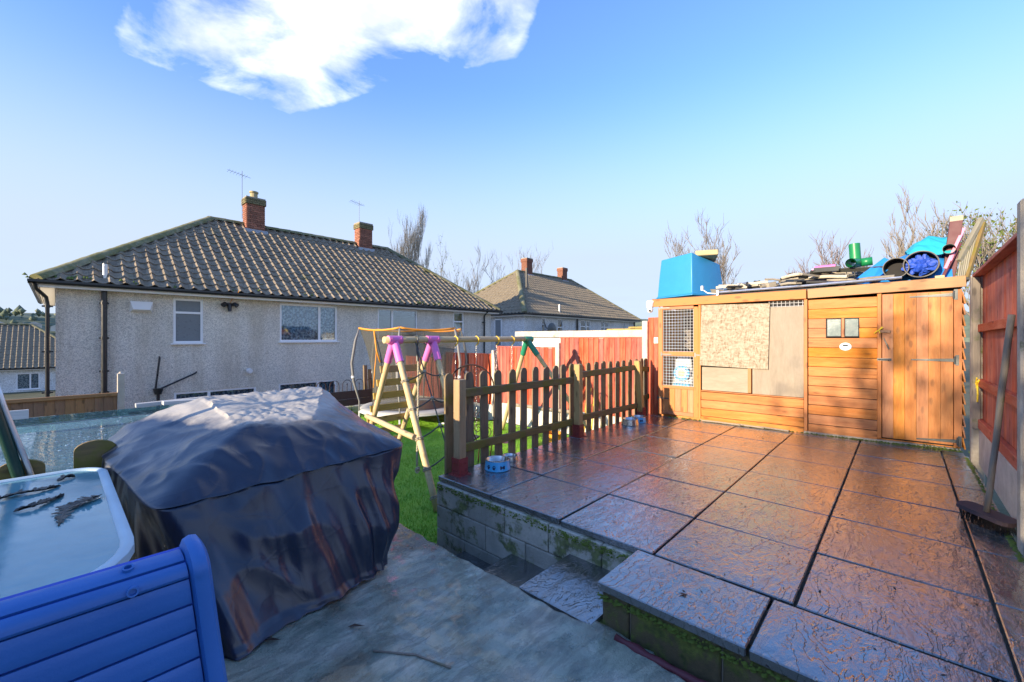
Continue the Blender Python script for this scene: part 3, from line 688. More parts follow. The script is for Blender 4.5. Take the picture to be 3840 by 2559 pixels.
    # ridge and hip caps
    def caps(p, q, n_):
        p = Vector(p); q = Vector(q); L = (q-p).length; k = max(2, int(L/.42)); rm = MB()
        for i in range(k):
            a = p.lerp(q, i/k); b = p.lerp(q, (i+1.06)/k); d = (b-a).normalized(); s = d.cross(Vector((0, 0, 1))).normalized(); up = s.cross(d); vs = []
            for P_, rr in ((a, .115), (b, .125)):
                vs += [P_+s*math.cos(t_)*rr*1.25+up*(math.sin(t_)*rr+.0+.012*mnoise.noise(P_*3)) for t_ in np.linspace(0, math.pi, 7)]
            rm.add(vs, [(j, j+1, j+8, j+7) for j in range(6)]+[tuple(range(7)), tuple(range(13, 6, -1))])
        rm.build(n_, M['ridge'], roof, smooth=False, autosmooth=50)
    up_ = Vector((0, 0, .0))
    caps(Vector(rA), Vector(rB), 'ridge_cap'); caps(E0, A, 'hip_cap'); caps(E3, A, 'hip_cap'); caps(E1, B, 'hip_cap')
    return root, roof
def chimney(root, x, y, zb, zt_, w=.7, dpt=.62, indiv=True, pot=True):
    core = MB(); core.box((x, y, (zb+zt_)/2), (w-.03, dpt-.03, zt_-zb)); core.box((x, y, zt_-.11), (w+.05, dpt+.05, .2)); ch = recenter(core.build('chimney', M['mortar'], root))
    rest = MB(); z = zb; k = 0; bl_, bh = .215, .068
    while z+bh <= zt_+.001:
        top = z > zt_-.30; ex_ = .035 if top else 0.; mt = M['brick_m'] if top else M['brick']
        for face in (0, 1, 2, 3):
            Lf = (w if face in (0, 2) else dpt)+2*ex_; x_ = -Lf/2 - (bl_/2 if k % 2 else 0)
            while x_ < Lf/2-.02:
                a = max(x_, -Lf/2)+.005; b = min(x_+bl_, Lf/2)-.005
                if b-a > .03:
                    c = (a+b)/2; o = .012
                    if face == 0: ctr = (x+c, y-dpt/2-ex_+o, z+bh/2); dm_ = (b-a, .05, bh-.01)
                    elif face == 1: ctr = (x-w/2-ex_+o, y+c, z+bh/2); dm_ = (.05, b-a, bh-.01)
                    elif face == 2: ctr = (x+c, y+dpt/2+ex_-o, z+bh/2); dm_ = (b-a, .05, bh-.01)
                    else: ctr = (x+w/2+ex_-o, y+c, z+bh/2); dm_ = (.05, b-a, bh-.01)
                    if indiv and face < 2:
                        q = bevbox_mesh(*dm_, mt, .0); put(bpy.data.objects.new('brick', q), Matrix.Translation(Vector(ctr)+Vector((random.uniform(-.002, .002),)*3)), ch)
                    else: rest.box(ctr, dm_)
                x_ += bl_
        z += bh+.004; k += 1
    tag(rest.build('brickwork', M['brick'], ch), kind='stuff')
    fl = MB(); fl.box((x, y-dpt/2-.03, zb+.12), (w+.18, .1, .22)); fl.box((x-w/2-.02, y, zb+.1), (.06, dpt, .2)); recenter(fl.build('flashing', M['lead'], ch))
    if pot:
        p = MB(); p.lathe([(.0, zt_), (.13, zt_), (.12, zt_+.18), (.15, zt_+.2), (.15, zt_+.25), (.1, zt_+.26), (.1, zt_+.1), (0, zt_+.1)], 14, (x, y, 0)); recenter(p.build('chimney_pot', M['stone'], ch, smooth=False))
    return ch
# --- house 1
r1 = [(2.075, 2.716, 1.165, 2.34), (4.633, 6.41, 1.19, 2.36), (7.9, 9.6, 1.19, 2.38), (11.4, 11.98, 1.3, 2.40), (2.09, 4.0, -1.15, -.12), (4.60, 6.38, -1.15, -.08)]
H1, roof1 = make_house('house', 'pebbledashed semi-detached house with mossy brown tiled hip roof behind the garden', -.0, 13.6, 13.9, 7.5, 2.56, 5.42, 3.65, 3.1, 'tile', 'pebble', r1, None)
window(H1, *r1[0], 13.9, transom=1.97, mat='frosted'); window(H1, *r1[1], 13.9, vdivs=(5.83,), curtain='curtain')
window(H1, *r1[2], 13.9, vdivs=(8.50,), mat='sky_pane'); window(H1, *r1[3], 13.9, transom=2.0)
window(H1, *r1[4], 13.9, vdivs=(2.85,), curtain='curtain'); window(H1, *r1[5], 13.9, vdivs=(5.78,), curtain='curtain')  # ground-floor curtains added, standing in for pale reflections in the panes
chimney(H1, 4.95, 17.5, 5.0, 6.42, .58, .46); chimney(H1, 9.25, 17.5, 5.0, 6.36, .58, .46, pot=False)
def pipe(root, name, pts, r=.034, mat='gutter', br=None):
    p = MB(); p.tube(pts, r, 10)
    for z in (br or []):
        q = min(pts, key=lambda t: abs(t[2]-z)); p.box((pts[-1][0], pts[-1][1]+.02, z), (.17, .05, .035)); p.tube([(pts[-1][0], pts[-1][1], z-.03), (pts[-1][0], pts[-1][1], z+.03)], r*1.25, 10)
    return p.build(name, M[mat], root, smooth=False, autosmooth=40)
pipe(H1, 'soil_pipe', [(.78, 13.8, 2.45), (.78, 13.8, -.3), (.78, 13.8, GZ)], .055, br=[2.12, .52, .02, 1.3])
pipe(H1, 'vent_pipe', [(.80, 13.85, 2.66), (.80, 13.85, 3.05)], .05, 'alu')
pipe(H1, 'downpipe', [(-.30, 13.55, 2.48), (-.28, 13.62, 2.36), (-.14, 13.78, 2.2), (-.12, 13.8, 2.05), (-.12, 13.8, GZ)], .036, br=[2.0, .1, 1.0])
pipe(H1, 'downpipe', [(13.1, 13.56, 2.5), (13.1, 13.8, 2.3), (13.1, 13.82, GZ)], .04, br=[2.0, .5])
pipe(H1, 'waste_pipe', [(1.79, 13.86, .82), (1.79, 13.8, .80), (1.71, 13.8, .02)], .022)
pipe(H1, 'waste_pipe', [(2.56, 13.86, .39), (2.52, 13.8, .36), (1.82, 13.8, .02)], .022)
hp = MB(); hp.tube([(1.76, 13.79, .03), (1.76, 13.79, -.12)], [.11, .07], 12); hp.tube([(1.76, 13.79, -.1), (1.76, 13.79, GZ)], .034, 10); recenter(hp.build('hopper', M['gutter'], H1))
vb = MB(); vb.add([(1.23, 13.9, 1.94), (1.66, 13.9, 1.94), (1.66, 13.9, 2.2), (1.23, 13.9, 2.2), (1.29, 13.76, 2.0), (1.60, 13.76, 2.0), (1.66, 13.78, 2.2), (1.23, 13.78, 2.2)], [(0, 1, 5, 4), (1, 2, 6, 5), (2, 3, 7, 6), (3, 0, 4, 7), (4, 5, 6, 7)]); recenter(vb.build('vent_cover', M['white'], H1))
fv = MB(); fv.tube([(3.8, 13.88, .36), (3.8, 13.78, .34)], .075, 14); fv.tube([(3.8, 13.78, .34), (3.8, 13.74, .34)], .05, 14); recenter(fv.build('flue', M['white'], H1))
sc_ = MB(); sc_.box((3.3, 13.84, 2.24), (.10, .1, .08)); sc_.tube([(3.3, 13.8, 2.22), (3.3, 13.76, 2.05)], [.06, .045], 10)
for s_ in (-1, 1): sc_.tube([(3.3, 13.82, 2.22), (3.3+s_*.12, 13.76, 2.25), (3.3+s_*.17, 13.72, 2.2)], [.02, .06, .065], 10)
recenter(sc_.build('security_light', M['black'], H1))
wr = MB(); wr.tube([(3.45, 13.5, 2.62), (3.43, 13.52, 2.5), (3.38, 13.86, 2.4), (3.33, 13.86, 2.28)], .008, 5); wr.build('cable', M['orange_foam'], H1)
for cx, zt_ in ((4.55, 7.3), (9.0, 7.3)):
    an_ = MB(); an_.tube([(cx, 17.4, 5.6), (cx, 17.4, zt_)], .009, 5); an_.tube([(cx-.5, 17.2, zt_-.15), (cx+.3, 17.5, zt_-.15)], .006, 4)
    for k in range(7): an_.tube([(cx-.45+k*.1, 17.05+k*.04, zt_-.15), (cx-.45+k*.1, 17.45+k*.04, zt_-.15)], .004, 4)
    an_.build('television_aerial', M['hinge'], H1)
mg = MB()
for k in range(260):
    x = random.gauss(10.2, .8) if random.random() < .5 else random.choice((random.gauss(.1, .25), random.uniform(1, 13.5)))
    c = Vector((x, 13.62+random.uniform(0, .25), 2.60+random.uniform(0, .1))); r_ = random.uniform(.02, .06)
    mg.add([c+Vector((r_*math.cos(q), r_*math.sin(q), -.03)) for q in (0, 1.57, 3.14, 4.7)]+[c+Vector((0, 0, r_*.6))], [(0, 1, 4), (1, 2, 4), (2, 3, 4), (3, 0, 4)])
tag(mg.build('moss_clumps', M['moss'], roof1, smooth=True), kind='stuff')
# --- house 2
r2 = [(18.35, 18.75, 1.0, 2.45), (19.85, 20.45, 1.3, 2.45), (22.3, 23.5, 1.3, 2.45), (24.8, 25.9, 1.3, 2.45), (27.9, 28.3, 1.3, 2.45)]
r2 = [(a+.5, b+.5, c, d) for a, b, c, d in r2]
H2, roof2 = make_house('house', 'pebbledashed house with sunlit pale tiled hip roof and two chimneys beyond the red fence', 17.3, 30.3, 15.1, 7.5, 2.66, 5.75, 3.65, 3.2, 'tile2', 'pebble2', r2, None, maxt=0, tiles_on=('front', 'left'))
window(H2, *r2[0], 15.1, transom=2.1); window(H2, *r2[1], 15.1, transom=1.95); window(H2, *r2[2], 15.1, vdivs=(23.5,), transom=2.05); window(H2, *r2[3], 15.1, vdivs=(25.8,), transom=2.05); window(H2, *r2[4], 15.1)
lw = window(H2, 0, .01, 0, .01, 0) if False else None
wl_ = MB(); wl_.box((17.26, 17.0, 1.6), (.08, .55, 1.6)); wlo = recenter(wl_.build('window', M['upvc'], H2)); wp = MB(); wp.box((17.24, 17.0, 1.6), (.07, .42, 1.46)); recenter(wp.build('pane', M['frosted'], wlo))
chimney(H2, 21.9, 18.85, 5.4, 6.75, .58, .48, indiv=False, pot=False); chimney(H2, 26.0, 18.85, 5.4, 6.6, .58, .48, indiv=False, pot=False)
pipe(H2, 'vent_pipe', [(19.6, 16.9, 4.4), (19.6, 16.9, 5.6)], .07); pipe(H2, 'vent_pipe', [(20.4, 15.0, 2.7), (20.4, 15.0, 3.3)], .06, 'alu'); pipe(H2, 'soil_pipe', [(22.3, 15.0, 2.6), (22.3, 15.0, GZ)], .06); pipe(H2, 'downpipe', [(29.8, 14.9, 2.5), (29.8, 15.0, GZ)], .06)
for lx, ly, lz, lab in ((19.1, 14.6, 2.0, 'dark satellite dish on a bracket high on the far house wall'), (15.9, 13.0, 1.3, 'dark satellite dish low beside the grey downpipe')):
    d_ = thing('satellite_dish', lab, 'satellite dish', (lx, ly, lz))
    q = MB(); rr = .42; vs = []
    for i in range(6):
        for k in range(18): r_ = rr*i/5; vs.append((lx+r_*math.cos(k*.349), ly-.12+.5*(r_**2), lz-.25+r_*math.sin(k*.349)))
    q.add(vs, [(i*18+k, i*18+(k+1) % 18, (i+1)*18+(k+1) % 18, (i+1)*18+k) for i in range(5) for k in range(18)]); q.build('dish', M['hinge'], d_, smooth=True)
    q = MB(); q.tube([(lx, ly+.0, lz-.25), (lx, ly+.4, lz-.1), (lx, 15.1 if lx > 17 else ly+.4, lz+.2)], .025, 6); q.tube([(lx, ly-.1, lz-.6), (lx, ly-.5, lz-.35)], .012, 5); q.box((lx, ly-.5, lz-.33), (.06, .1, .06)); q.build('bracket', M['black'], d_)
if True:
    wl2 = MB(); wl2.tube([(15.9, 13.4, 1.3), (15.9, 13.4, GZ)], .03, 6); o_ = wl2.build('mast', M['hinge'], d_)
# --- house 3 far lower left
r3 = [(-1.85, -.75, -2.3, -1.15)]
H3, roof3 = make_house('house', 'distant lower cream house at the left edge with dark grid of roof tiles', -12, 2.4, 45, 7.5, -.78, 2.28, 3.6, 3.6, 'tile2', 'pebble2', r3, None, maxt=0, ground=-6)
window(H3, *r3[0], 45, vdivs=(-1.2,), curtain='curtain', fw=.07)

# ------------------------------------------------------------------ far hill
hl = MB(); n = 160
rows = [(560, -6), (590, 6), (620, 20), (660, 27), (700, 22)]
for i in range(n+1):
    th = R(-10)+R(150)*i/n
    for r_, z in rows: hl.v.append((r_*math.cos(th), r_*math.sin(th), z+ (5*mnoise.noise((i*.09, 0, 0))+1.8*mnoise.noise((i*.6, r_*.01, 2)))*(1 if z > 0 else 0)))
for i in range(n):
    for j in range(4): a = i*5+j; hl.f.append((a, a+5, a+6, a+1))
S_(hl.build('hill', M['hill'], smooth=True))
wd_ = MB()
for k in range(900):
    th = R(70)+R(60)*random.random(); r_ = random.uniform(600, 655); p = Vector((r_*math.cos(th), r_*math.sin(th), 20+random.uniform(-9, 7)+4*mnoise.noise((th*9, 0, 0)))); s_ = random.uniform(1.5, 4)
    vs = [p+Vector((s_*math.cos(q)*random.uniform(.7, 1.2), s_*math.sin(q), 0)) for q in (0, 1.25, 2.5, 3.8, 5)]+[p+Vector((0, 0, s_*random.uniform(.8, 1.3))), p-Vector((0, 0, s_))]
    wd_.add(vs, [(i, (i+1) % 5, 5) for i in range(5)]+[((i+1) % 5, i, 6) for i in range(5)])
tag(wd_.build('woodland', M['hill'], smooth=True), 'far woodland along the crest of the hill on the left', 'woodland', kind='stuff')
for k in range(5):
    th = R(88.5+k*1.1+random.random()*.6); r_ = 585; b_ = MB(); x, y = r_*math.cos(th), r_*math.sin(th); z = 8+random.uniform(-1, 3)
    b_.box((x, y, z+2), (9, 6, 4)); b_.prism([(x-5, z+4), (x+5, z+4), (x, z+6.5)], y-3.3, y+3.3)
    tag(b_.build('hillside_house', M['cream']), 'tiny pale house among trees on the distant hill', 'house', group='tiny houses on the hill')

# ------------------------------------------------------------------ trees
def bare_tree(label, base, h, spread, mat, seed, upright=.5, levels=5, leafy=0, group=None, trunk_h=.25, r0=None, nb=(3, 5)):
    rnd = random.Random(seed); root = thing('bare_tree', label, 'tree', base, group=group)
    tr = MB(); tw = MB(); lf = MB(); base = Vector(base)
    def branch(p, d, L, r, lev):
        n = 4; pts = [p]; rs = [r]; q = p; dd = d.copy()
        for i in range(n):
            dd = (dd+Vector((rnd.gauss(0, .13), rnd.gauss(0, .13), rnd.gauss(0, .06)+upright*.09))).normalized(); q = q+dd*L/n; pts.append(q); rs.append(r*(1-.62*(i+1)/n))
        (tr if lev <= 1 else tw).tube(pts, rs, 6 if lev <= 1 else 3, caps=False)
        if lev >= levels: 
            if leafy:
                for _ in range(leafy):
                    c = pts[rnd.randint(1, n)]+Vector((rnd.gauss(0, .12), rnd.gauss(0, .12), rnd.gauss(0, .12))); s = rnd.uniform(.04, .09); a = Vector((rnd.gauss(0, 1), rnd.gauss(0, 1), rnd.gauss(0, 1))).normalized()*s; b = a.orthogonal().normalized()*s
                    lf.add([c-a, c+b*.6, c+a, c-b*.6], [(0, 1, 2, 3)])
            return
        for k in range(rnd.randint(*nb) - (1 if lev >= 2 else 0)):
            t_ = rnd.uniform(.3, 1.0); i = min(n-1, int(t_*n)); s0 = pts[i].lerp(pts[i+1], t_*n-i)
            ax = Vector((rnd.gauss(0, 1), rnd.gauss(0, 1), 0)).normalized()
            nd = (dd*(.75+upright*.5)+ax*spread*rnd.uniform(.5, 1.1)+Vector((0, 0, .25+upright*.5))).normalized()
            branch(s0, nd, L*rnd.uniform(.5, .72), max(rs[i]*.55, .013), lev+1)
    r0 = r0 or h*.013
    th_ = h*trunk_h; tr.tube([base-Vector((0, 0, .3)), base+Vector((0, 0, th_*.5)), base+Vector((.05, 0, th_))], [r0*1.3, r0*1.05, r0], 8)
    for k in range(rnd.randint(4, 6)):
        a_ = k*1.3+rnd.random(); d = Vector((math.cos(a_)*spread*.7, math.sin(a_)*spread*.7, 1)).normalized()
        branch(base+Vector((0, 0, th_*rnd.uniform(.75, 1))), d, h*.40*rnd.uniform(.8, 1.1), r0*.6, 1)
    branch(base+Vector((0, 0, th_*.95)), Vector((0, 0, 1)), h*.46, r0*.8, 1)
    tr.build('trunk', mat, root, smooth=True); tw.build('crown', mat, root)
    if leafy: lf.build('foliage', M['moss'], root)
    return root
def gp(x, d): p = atD(x*1.632, Y0_, d); return (p.x, p.y)
x, y = gp(940, 46); tg = bare_tree('tall narrow poplar with bare pale branches rising behind the long roof', (x, y, GZ), 16.6, .10, M['bark3'], 3, 1.9, 5, trunk_h=.15, nb=(4, 7))
x, y = gp(905, 50); bare_tree('slim bare tree just left of the tall poplar', (x, y, GZ), 12.5, .2, M['bark3'], 13, 1.4, 4)
x, y = gp(1012, 38); bare_tree('small tree with sparse green leaves right of the poplar', (x, y, GZ), 11.0, .5, M['bark'], 5, .4, 4, leafy=3)
x, y = gp(1080, 42); bare_tree('bare forked tree left of the far hip roof', (x, y, GZ), 12.0, .55, M['bark'], 8, .6, 5)
x, y = gp(1170, 52); bare_tree('wide bare tree behind the left chimney of the far house', (x, y, GZ), 14.5, .6, M['bark'], 21, .5, 5)
x, y = gp(1640, 27); bare_tree('bare twiggy tree behind the blue tank', (x, y, -1), 9.0, .65, M['bark'], 31, .5, 5, nb=(4, 5))
x, y = gp(1930, 23); bare_tree('bushy bare tree behind the green pipes on the roof', (x, y, -1), 7.6, .75, M['bark2'], 41, .5, 5, trunk_h=.12, nb=(4, 6))
x, y = gp(1845, 24); bare_tree('low bare tree behind the pink plastic on the roof', (x, y, -1), 6.2, .8, M['bark2'], 47, .4, 5, trunk_h=.12, nb=(4, 6))
x, y = gp(2110, 20); bare_tree('bare tree with upright shoots behind the blue tarpaulin', (x, y, -1), 8.0, .6, M['bark'], 51, .8, 5, trunk_h=.15, nb=(4, 6))
x, y = gp(2300, 17); bare_tree('bare branching tree above the red side fence', (x, y, -1), 7.6, .7, M['bark'], 61, .5, 5, leafy=1, nb=(4, 6))
bare_tree('bare tree behind the camera casting dappled shade on the cabin door', (-11.0, 1.75, -1), 7.9, .7, M['bark2'], 77, .4, 4, leafy=3, r0=.17, nb=(4, 5))
# dead bush under the twigs at tank left
# unseen boards added behind the viewpoint, heights shaped to cast the foreground shade
bf = thing('shade_boards', 'added unseen timber boards behind the viewpoint that shade the foreground', 'fence', (-2.6, 0, -.2))
for k in range(60):
    y = -5+.15*k
    if y < 3.45: board('board', (-2.6, y, -.25), (-2.6, y, 1.55), .155, .018, (0, 1, 0), M['brown_fence'], bf)
    else: board('board', (-2.6, y, -.6), (-2.6, y, .86 if y > 3.8 else 1.2), .155, .018, (0, 1, 0), M['brown_fence'], bf)

# ------------------------------------------------------------------ garage beyond the red fence
ga = thing('garage', 'flat-roofed white garage behind the red fence with planks on top', 'garage', (12, 6, -.7))
b_ = MB(); b_.box((12.4, 6.1, .30), (3.9, 6.2, 2.1)); b_.build('wall', M['upvc'], ga)
b_ = MB()
for k in range(9): b_.box((10.44, 6.1, 1.12-k*.17), (.03, 6.1, .15))
tag(b_.build('cladding', M['white'], ga), kind='stuff')
b_ = MB(); b_.box((12.5, 6.1, 1.44), (4.3, 6.6, .05)); b_.build('roof', M['felt'], ga)
b_ = MB(); b_.box((10.36, 6.1, 1.42), (.06, 6.62, .19)); b_.build('fascia', M['gravel_board'], ga)
pk = thing('timber_stack', 'yellow planks lying on the white garage roof', 'timber', (10.8, 4.6, 1.47))
for k, (y0, y1, z, dx) in enumerate(((3.2, 6.3, 1.50, 0), (3.0, 6.1, 1.54, .1), (3.1, 5.4, 1.585, .02))): board('plank', (10.5+dx, y0, z), (10.5+dx, y1, z), .14, .035, (1, 0, 0), M['debris_l'] if k == 0 else M['log_y'], pk)
gs = thing('outbuilding', 'grey boarded outbuilding with orange roof trim just left of the cabin', 'outbuilding', (9.3, 3.0, 0))
b_ = MB(); b_.prism([(3.72, -.6), (3.45, 1.62), (2.0, 1.98), (1.0, 1.9), (1.0, -.6)], 8.6, 10.2, 'x'); b_.build('wall', M['post_grey'], gs)
b_ = MB(); b_.prism([(3.62, 1.60), (1.9, 2.02), (1.9, 2.10), (3.62, 1.69)], 8.5, 8.57, 'x'); b_.build('roof_trim', M['yellow'], gs)

# ------------------------------------------------------------------ red fence on the far side of the lawn
rf = thing('fence', 'stepped red close-boarded fence with white concrete posts across the back of the lawn', 'fence', (7.1, 6, LZ))
FX = 7.12
panels = [(3.40, 5.21, 1.30, -.17), (5.31, 7.10, 1.09, -.22), (7.20, 9.0, .90, -.30), (9.1, 10.9, .75, -.35)]
for b0, b1, zt_, zb in panels:
    n = 16; w = (b1-b0)/n
    for k in range(n):
        c = b0+(k+.5)*w; tl_ = .25
        board('board', (FX+.0+random.uniform(-.002, .002), c, zb+random.uniform(-.004, .004)), (FX, c, zt_+random.uniform(-.006, .006)), w*1.12, .014, (.13, 1, 0), M['red_wood'], rf, .002)
    board('cap_rail', (FX+.01, b0, zt_+.012), (FX+.01, b1, zt_+.012), .06, .02, (1, 0, 0), M['red_wood'], rf)
    board('gravel_board', (FX+.01, b0-.03, (zb+LZ)/2), (FX+.01, b1+.03, (zb+LZ)/2), zb-LZ, .05, (0, 0, 1), M['gravel_board'], rf)
for b_c, zt_ in ((3.34, 1.60), (5.26, 1.20), (7.15, 1.01), (9.05, .86)):
    board('post', (FX, b_c, LZ-.1), (FX, b_c, zt_), .10, .11, (0, 1, 0), M['cpost'], rf, .008)
for k in range(4): board('board', (FX, 3.245-.085*k, -.1), (FX, 3.245-.085*k, 1.66), .10, .014, (.13, 1, 0), M['red_wood'], rf, .002)
bx_ = MB(); bx_.box((FX-.04, 3.13, 1.26), (.04, .07, .10)); tag(recenter(bx_.build('sensor_box', M['white'])), 'small white sensor box on the red fence beside the cabin', 'sensor box')
# ------------------------------------------------------------------ brown fence, post and low wall at left back
lf_ = thing('fence', 'brown close-boarded timber fence with capping rail below the house on the left', 'fence', (-1.5, 11, -1.5))
x = -5.0; k = 0
while x < .78:
    w = .125; board('board', (x+w/2, 11.0, -1.7), (x+w/2, 11.0, .205), w*1.1, .015, (1, .12, 0), M['brown_fence'], lf_, .002); x += w
board('cap_rail', (-5, 10.985, .235), (.80, 10.985, .235), .06, .07, (0, 0, 1), M['brown_fence'], lf_); board('post', (.85, 11, -1.7), (.85, 11, .62), .1, .1, (1, 0, 0), M['cpost'], lf_, .006)
pt = MB(); pt.tube([(.85, 11, .60), (.85, 11, .655)], [.05, .02], 10)
recenter(pt.build('post_cap', M['cpost'], lf_))
lw_ = thing('low_wall', 'low dark boarded wall at the end of the lawn behind the swing', 'wall', (4, 10.85, -1))
for k in range(3): board('board', (.95, 10.85, -.22-.22*k), (8.4, 10.85, -.22-.22*k), .21, .05, (0, 0, 1), M['brown_dark'], lw_)
he = thing('hoop_edging', 'black iron hoops standing along the low dark wall', 'edging', (5, 10.87, -.1))
for k in range(12):
    c = 4.6+.34*k; q = MB(); q.tube([(c-.12, 10.87, -.14)]+[(c+.12*math.cos(t_), 10.87, .06+.12*math.sin(t_)) for t_ in np.linspace(math.pi, 0, 9)]+[(c+.12, 10.87, -.14)], .009, 5); q.tube([(c, 10.87, -.14), (c, 10.87, .06)], .009, 5); q.tube([(c, 10.87, .06), (c, 10.87, .10)], [.02, .002], 6); q.build('hoop', M['iron'], he)
lg = thing('log_bundle', 'upright weathered offcuts leaning at the house wall behind the low wall', 'timber', (6.3, 11.2, -.3))
for k, (dx, h, w) in enumerate(((0, .62, .10), (.14, .50, .08), (.26, .56, .09), (.9, .42, .12))): board('offcut', (6.0+dx, 11.2, -.8), (6.02+dx, 11.3, h-.1), w, .07, (1, 0, 0), M['picket'], lg)
mb_ = MB(); mb_.box((7.3, 11.6, .1), (.12, .12, .9)); tag(recenter(mb_.build('downpipe_post', M['white'])), 'short white plastic post behind the trampoline net', 'post')
bk = thing('stone_planter', 'grey stone blocks stacked beside the trampoline', 'planter', (4.7, 10.2, LZ))
for k in range(5): board('block', (4.5+.02*k, 10.25, LZ+.07+.0), (4.9, 10.25, LZ+.07), .13, .2, (0, 0, 1), M['block'], bk) if k == 0 else board('block', (4.5+.45*(k % 3), 10.25-.25*(k//3), LZ+.07+.14*(k//3)), (4.92+.45*(k % 3), 10.25-.25*(k//3), LZ+.07+.14*(k//3)), .13, .2, (0, 0, 1), M['block'], bk)

# ------------------------------------------------------------------ picket fence
pf_ = thing('picket_fence', 'weathered mossy picket fence on the edge of the paving', 'fence', (4.7, 3.15, 0))
def picket_mesh(h, w=.102, t=.022):
    n = 8; poly = [(-w/2, 0), (w/2, 0)]+[(w/2*math.cos(a), h-w/2+w/2*math.sin(a)) for a in np.linspace(0, math.pi, n+1)]
    m = MB().prism([(v, -u) for u, v in poly], -t/2, t/2, 'z')  # local x along height
    me = m.mesh('picket'); me.materials.append(M['picket']); return me
pkm = picket_mesh(1.02)
for a in (2.60, 2.865, 3.075, 3.283, 3.494, 3.695, 3.904, 4.108, 4.30, 4.495, 4.717, 4.917, 5.127, 5.334, 5.53, 5.741, 5.948, 6.155, 6.36, 6.58, 6.80, 6.95):
    put(bpy.data.objects.new('picket', pkm), frameM((a, 3.232+(.03 if a > 4.7 else 0), -.07+random.uniform(-.006, .01)), (random.uniform(-.012, .012), random.uniform(-.01, .01), 1), (1, 0, 0)) @ Matrix.Rotation(0, 4, 'X'), pf_)
for p0, p1 in (((2.68, 3.19, .755), (4.62, 3.19, .745)), ((2.68, 3.19, .212), (4.62, 3.19, .195)), ((4.73, 3.21, .80), (6.53, 3.21, .82)), ((4.73, 3.21, .215), (6.53, 3.21, .185)), ((6.6, 3.21, .79), (6.95, 3.21, .76)), ((6.6, 3.21, .27), (6.95, 3.21, .30))):
    board('rail', p0, p1, .085, .036, (0, 0, 1), M['rail_moss'], pf_, .006)
def picket_post(a, b, ztop, tilt=0):
    tx = tilt
    board('post', (a, b, .02), (a+tx, b, ztop), .088, .088, (0, 1, 0), M['post_wood'], pf_, .005)
    sh = MB(); sh.box((a, b, .004), (.155, .155, .008)); 
    t_ = .003; w = .052
    for s in (-1, 1): sh.box((a+s*w, b, .085), (t_*2, .108, .155)); sh.box((a, b+s*w, .085), (.098, t_*2, .155))
    for zz in (.045, .115):
        for s in (-1, 1):
            sh.tube([(a-w-.002, b+s*.022, zz), (a-w-.012, b+s*.022, zz)], .008, 6); sh.tube([(a+s*.022, b-w-.002, zz), (a+s*.022, b-w-.012, zz)], .008, 6)
    recenter(sh.build('post_shoe', M['red_paint'], pf_))
picket_post(2.62, 3.10, .905); picket_post(4.69, 3.14, .955); picket_post(6.57, 3.16, .93, -.13)

# ------------------------------------------------------------------ right side fence
sf_ = thing('fence', 'red boarded side fence with weathered concrete posts at the right edge', 'fence', (5.2, -.57, 0))
FY = -.60
for k in range(22):
    a = 4.10+.113*k
    board('board', (a, FY-.03, .36), (a, FY-.03, 1.96), .125, .014, (1, .12, 0), M['red_wood'], sf_, .002)
for z, w in ((1.42, .075), (.86, .075), (.44, .09)): board('rail', (4.08, FY+.005, z+.0), (6.52, FY+.005, z-.02), w, .04, (0, 0, 1), M['red_wood'], sf_)
board('cap_rail', (4.08, FY+.02, 1.97), (6.52, FY+.02, 1.95), .075, .03, (0, 1, 0), M['red_wood'], sf_)
board('cap_board', (4.08, FY-.04, 2.01), (6.52, FY-.04, 1.985), .06, .03, (0, 1, 0), M['post_grey'], sf_)
board('gravel_board', (4.08, FY-.02, .17), (6.55, FY-.02, .17), .38, .06, (0, 0, 1), M['cpost'], sf_, .006)
board('post', (4.0, -.585, -.3), (4.0, -.585, 2.14), .12, .12, (0, 1, 0), M['cpost_old'], sf_, .01)
board('post', (6.60, -.585, -.3), (6.60, -.585, 1.96), .10, .11, (0, 1, 0), M['cpost_old'], sf_, .01)
board('timber_post', (6.47, -.565, .36), (6.47, -.565, 1.93), .06, .05, (0, 1, 0), M['post_grey'], sf_, .005)
for k in range(8): board('board', (3.9-.113*k, FY-.03, .36), (3.9-.113*k, FY-.03, 1.96), .125, .014, (1, .12, 0), M['red_wood'], sf_, .002)
board('gravel_board', (1.9, FY-.02, .1), (3.93, FY-.02, .1), .52, .06, (0, 0, 1), M['cpost'], sf_, .006)
cd = MB(); cd.tube([(6.30, FY+.03, .88), (6.27, FY+.045, .84), (6.24, FY+.045, .74), (6.26, FY+.045, .66)], .007, 6); cd.tube([(6.25, FY+.05, .90), (6.33, FY+.05, .84), (6.28, FY+.05, .80), (6.22, FY+.05, .87)], .006, 6)
tag(cd.build('cord', M['twine']), 'knotted yellow cord tied round the lower red fence rail', 'cord')

# ------------------------------------------------------------------ the cabin
SO = Vector((6.9, 3.0, 0)); u_ = Vector((.15, -3.53, 0)).normalized(); w_in = Vector((3.53, .15, 0)).normalized()
SM = Matrix((u_, w_in, Vector((0, 0, 1)))).transposed().to_4x4(); SM.translation = SO   # local x=s along face, y=depth inwards, z up
SM_ = SM
shed = thing('cabin', 'orange stained timber cabin with mesh gate and boarded front across the paving', 'cabin', M=SM.copy())
def P(s, d, z): return SM @ Vector((s, d, z))
def SB(name, s0, z0, s1, z1, w, t, wdir, mat, par=shed, d=0., d1=None, bev=.003, key=0):
    wv = SM.to_3x3() @ Vector(wdir); return board(name, P(s0, d, z0), P(s1, d if d1 is None else d1, z1), w, t, wv, mat, par, bev, key)
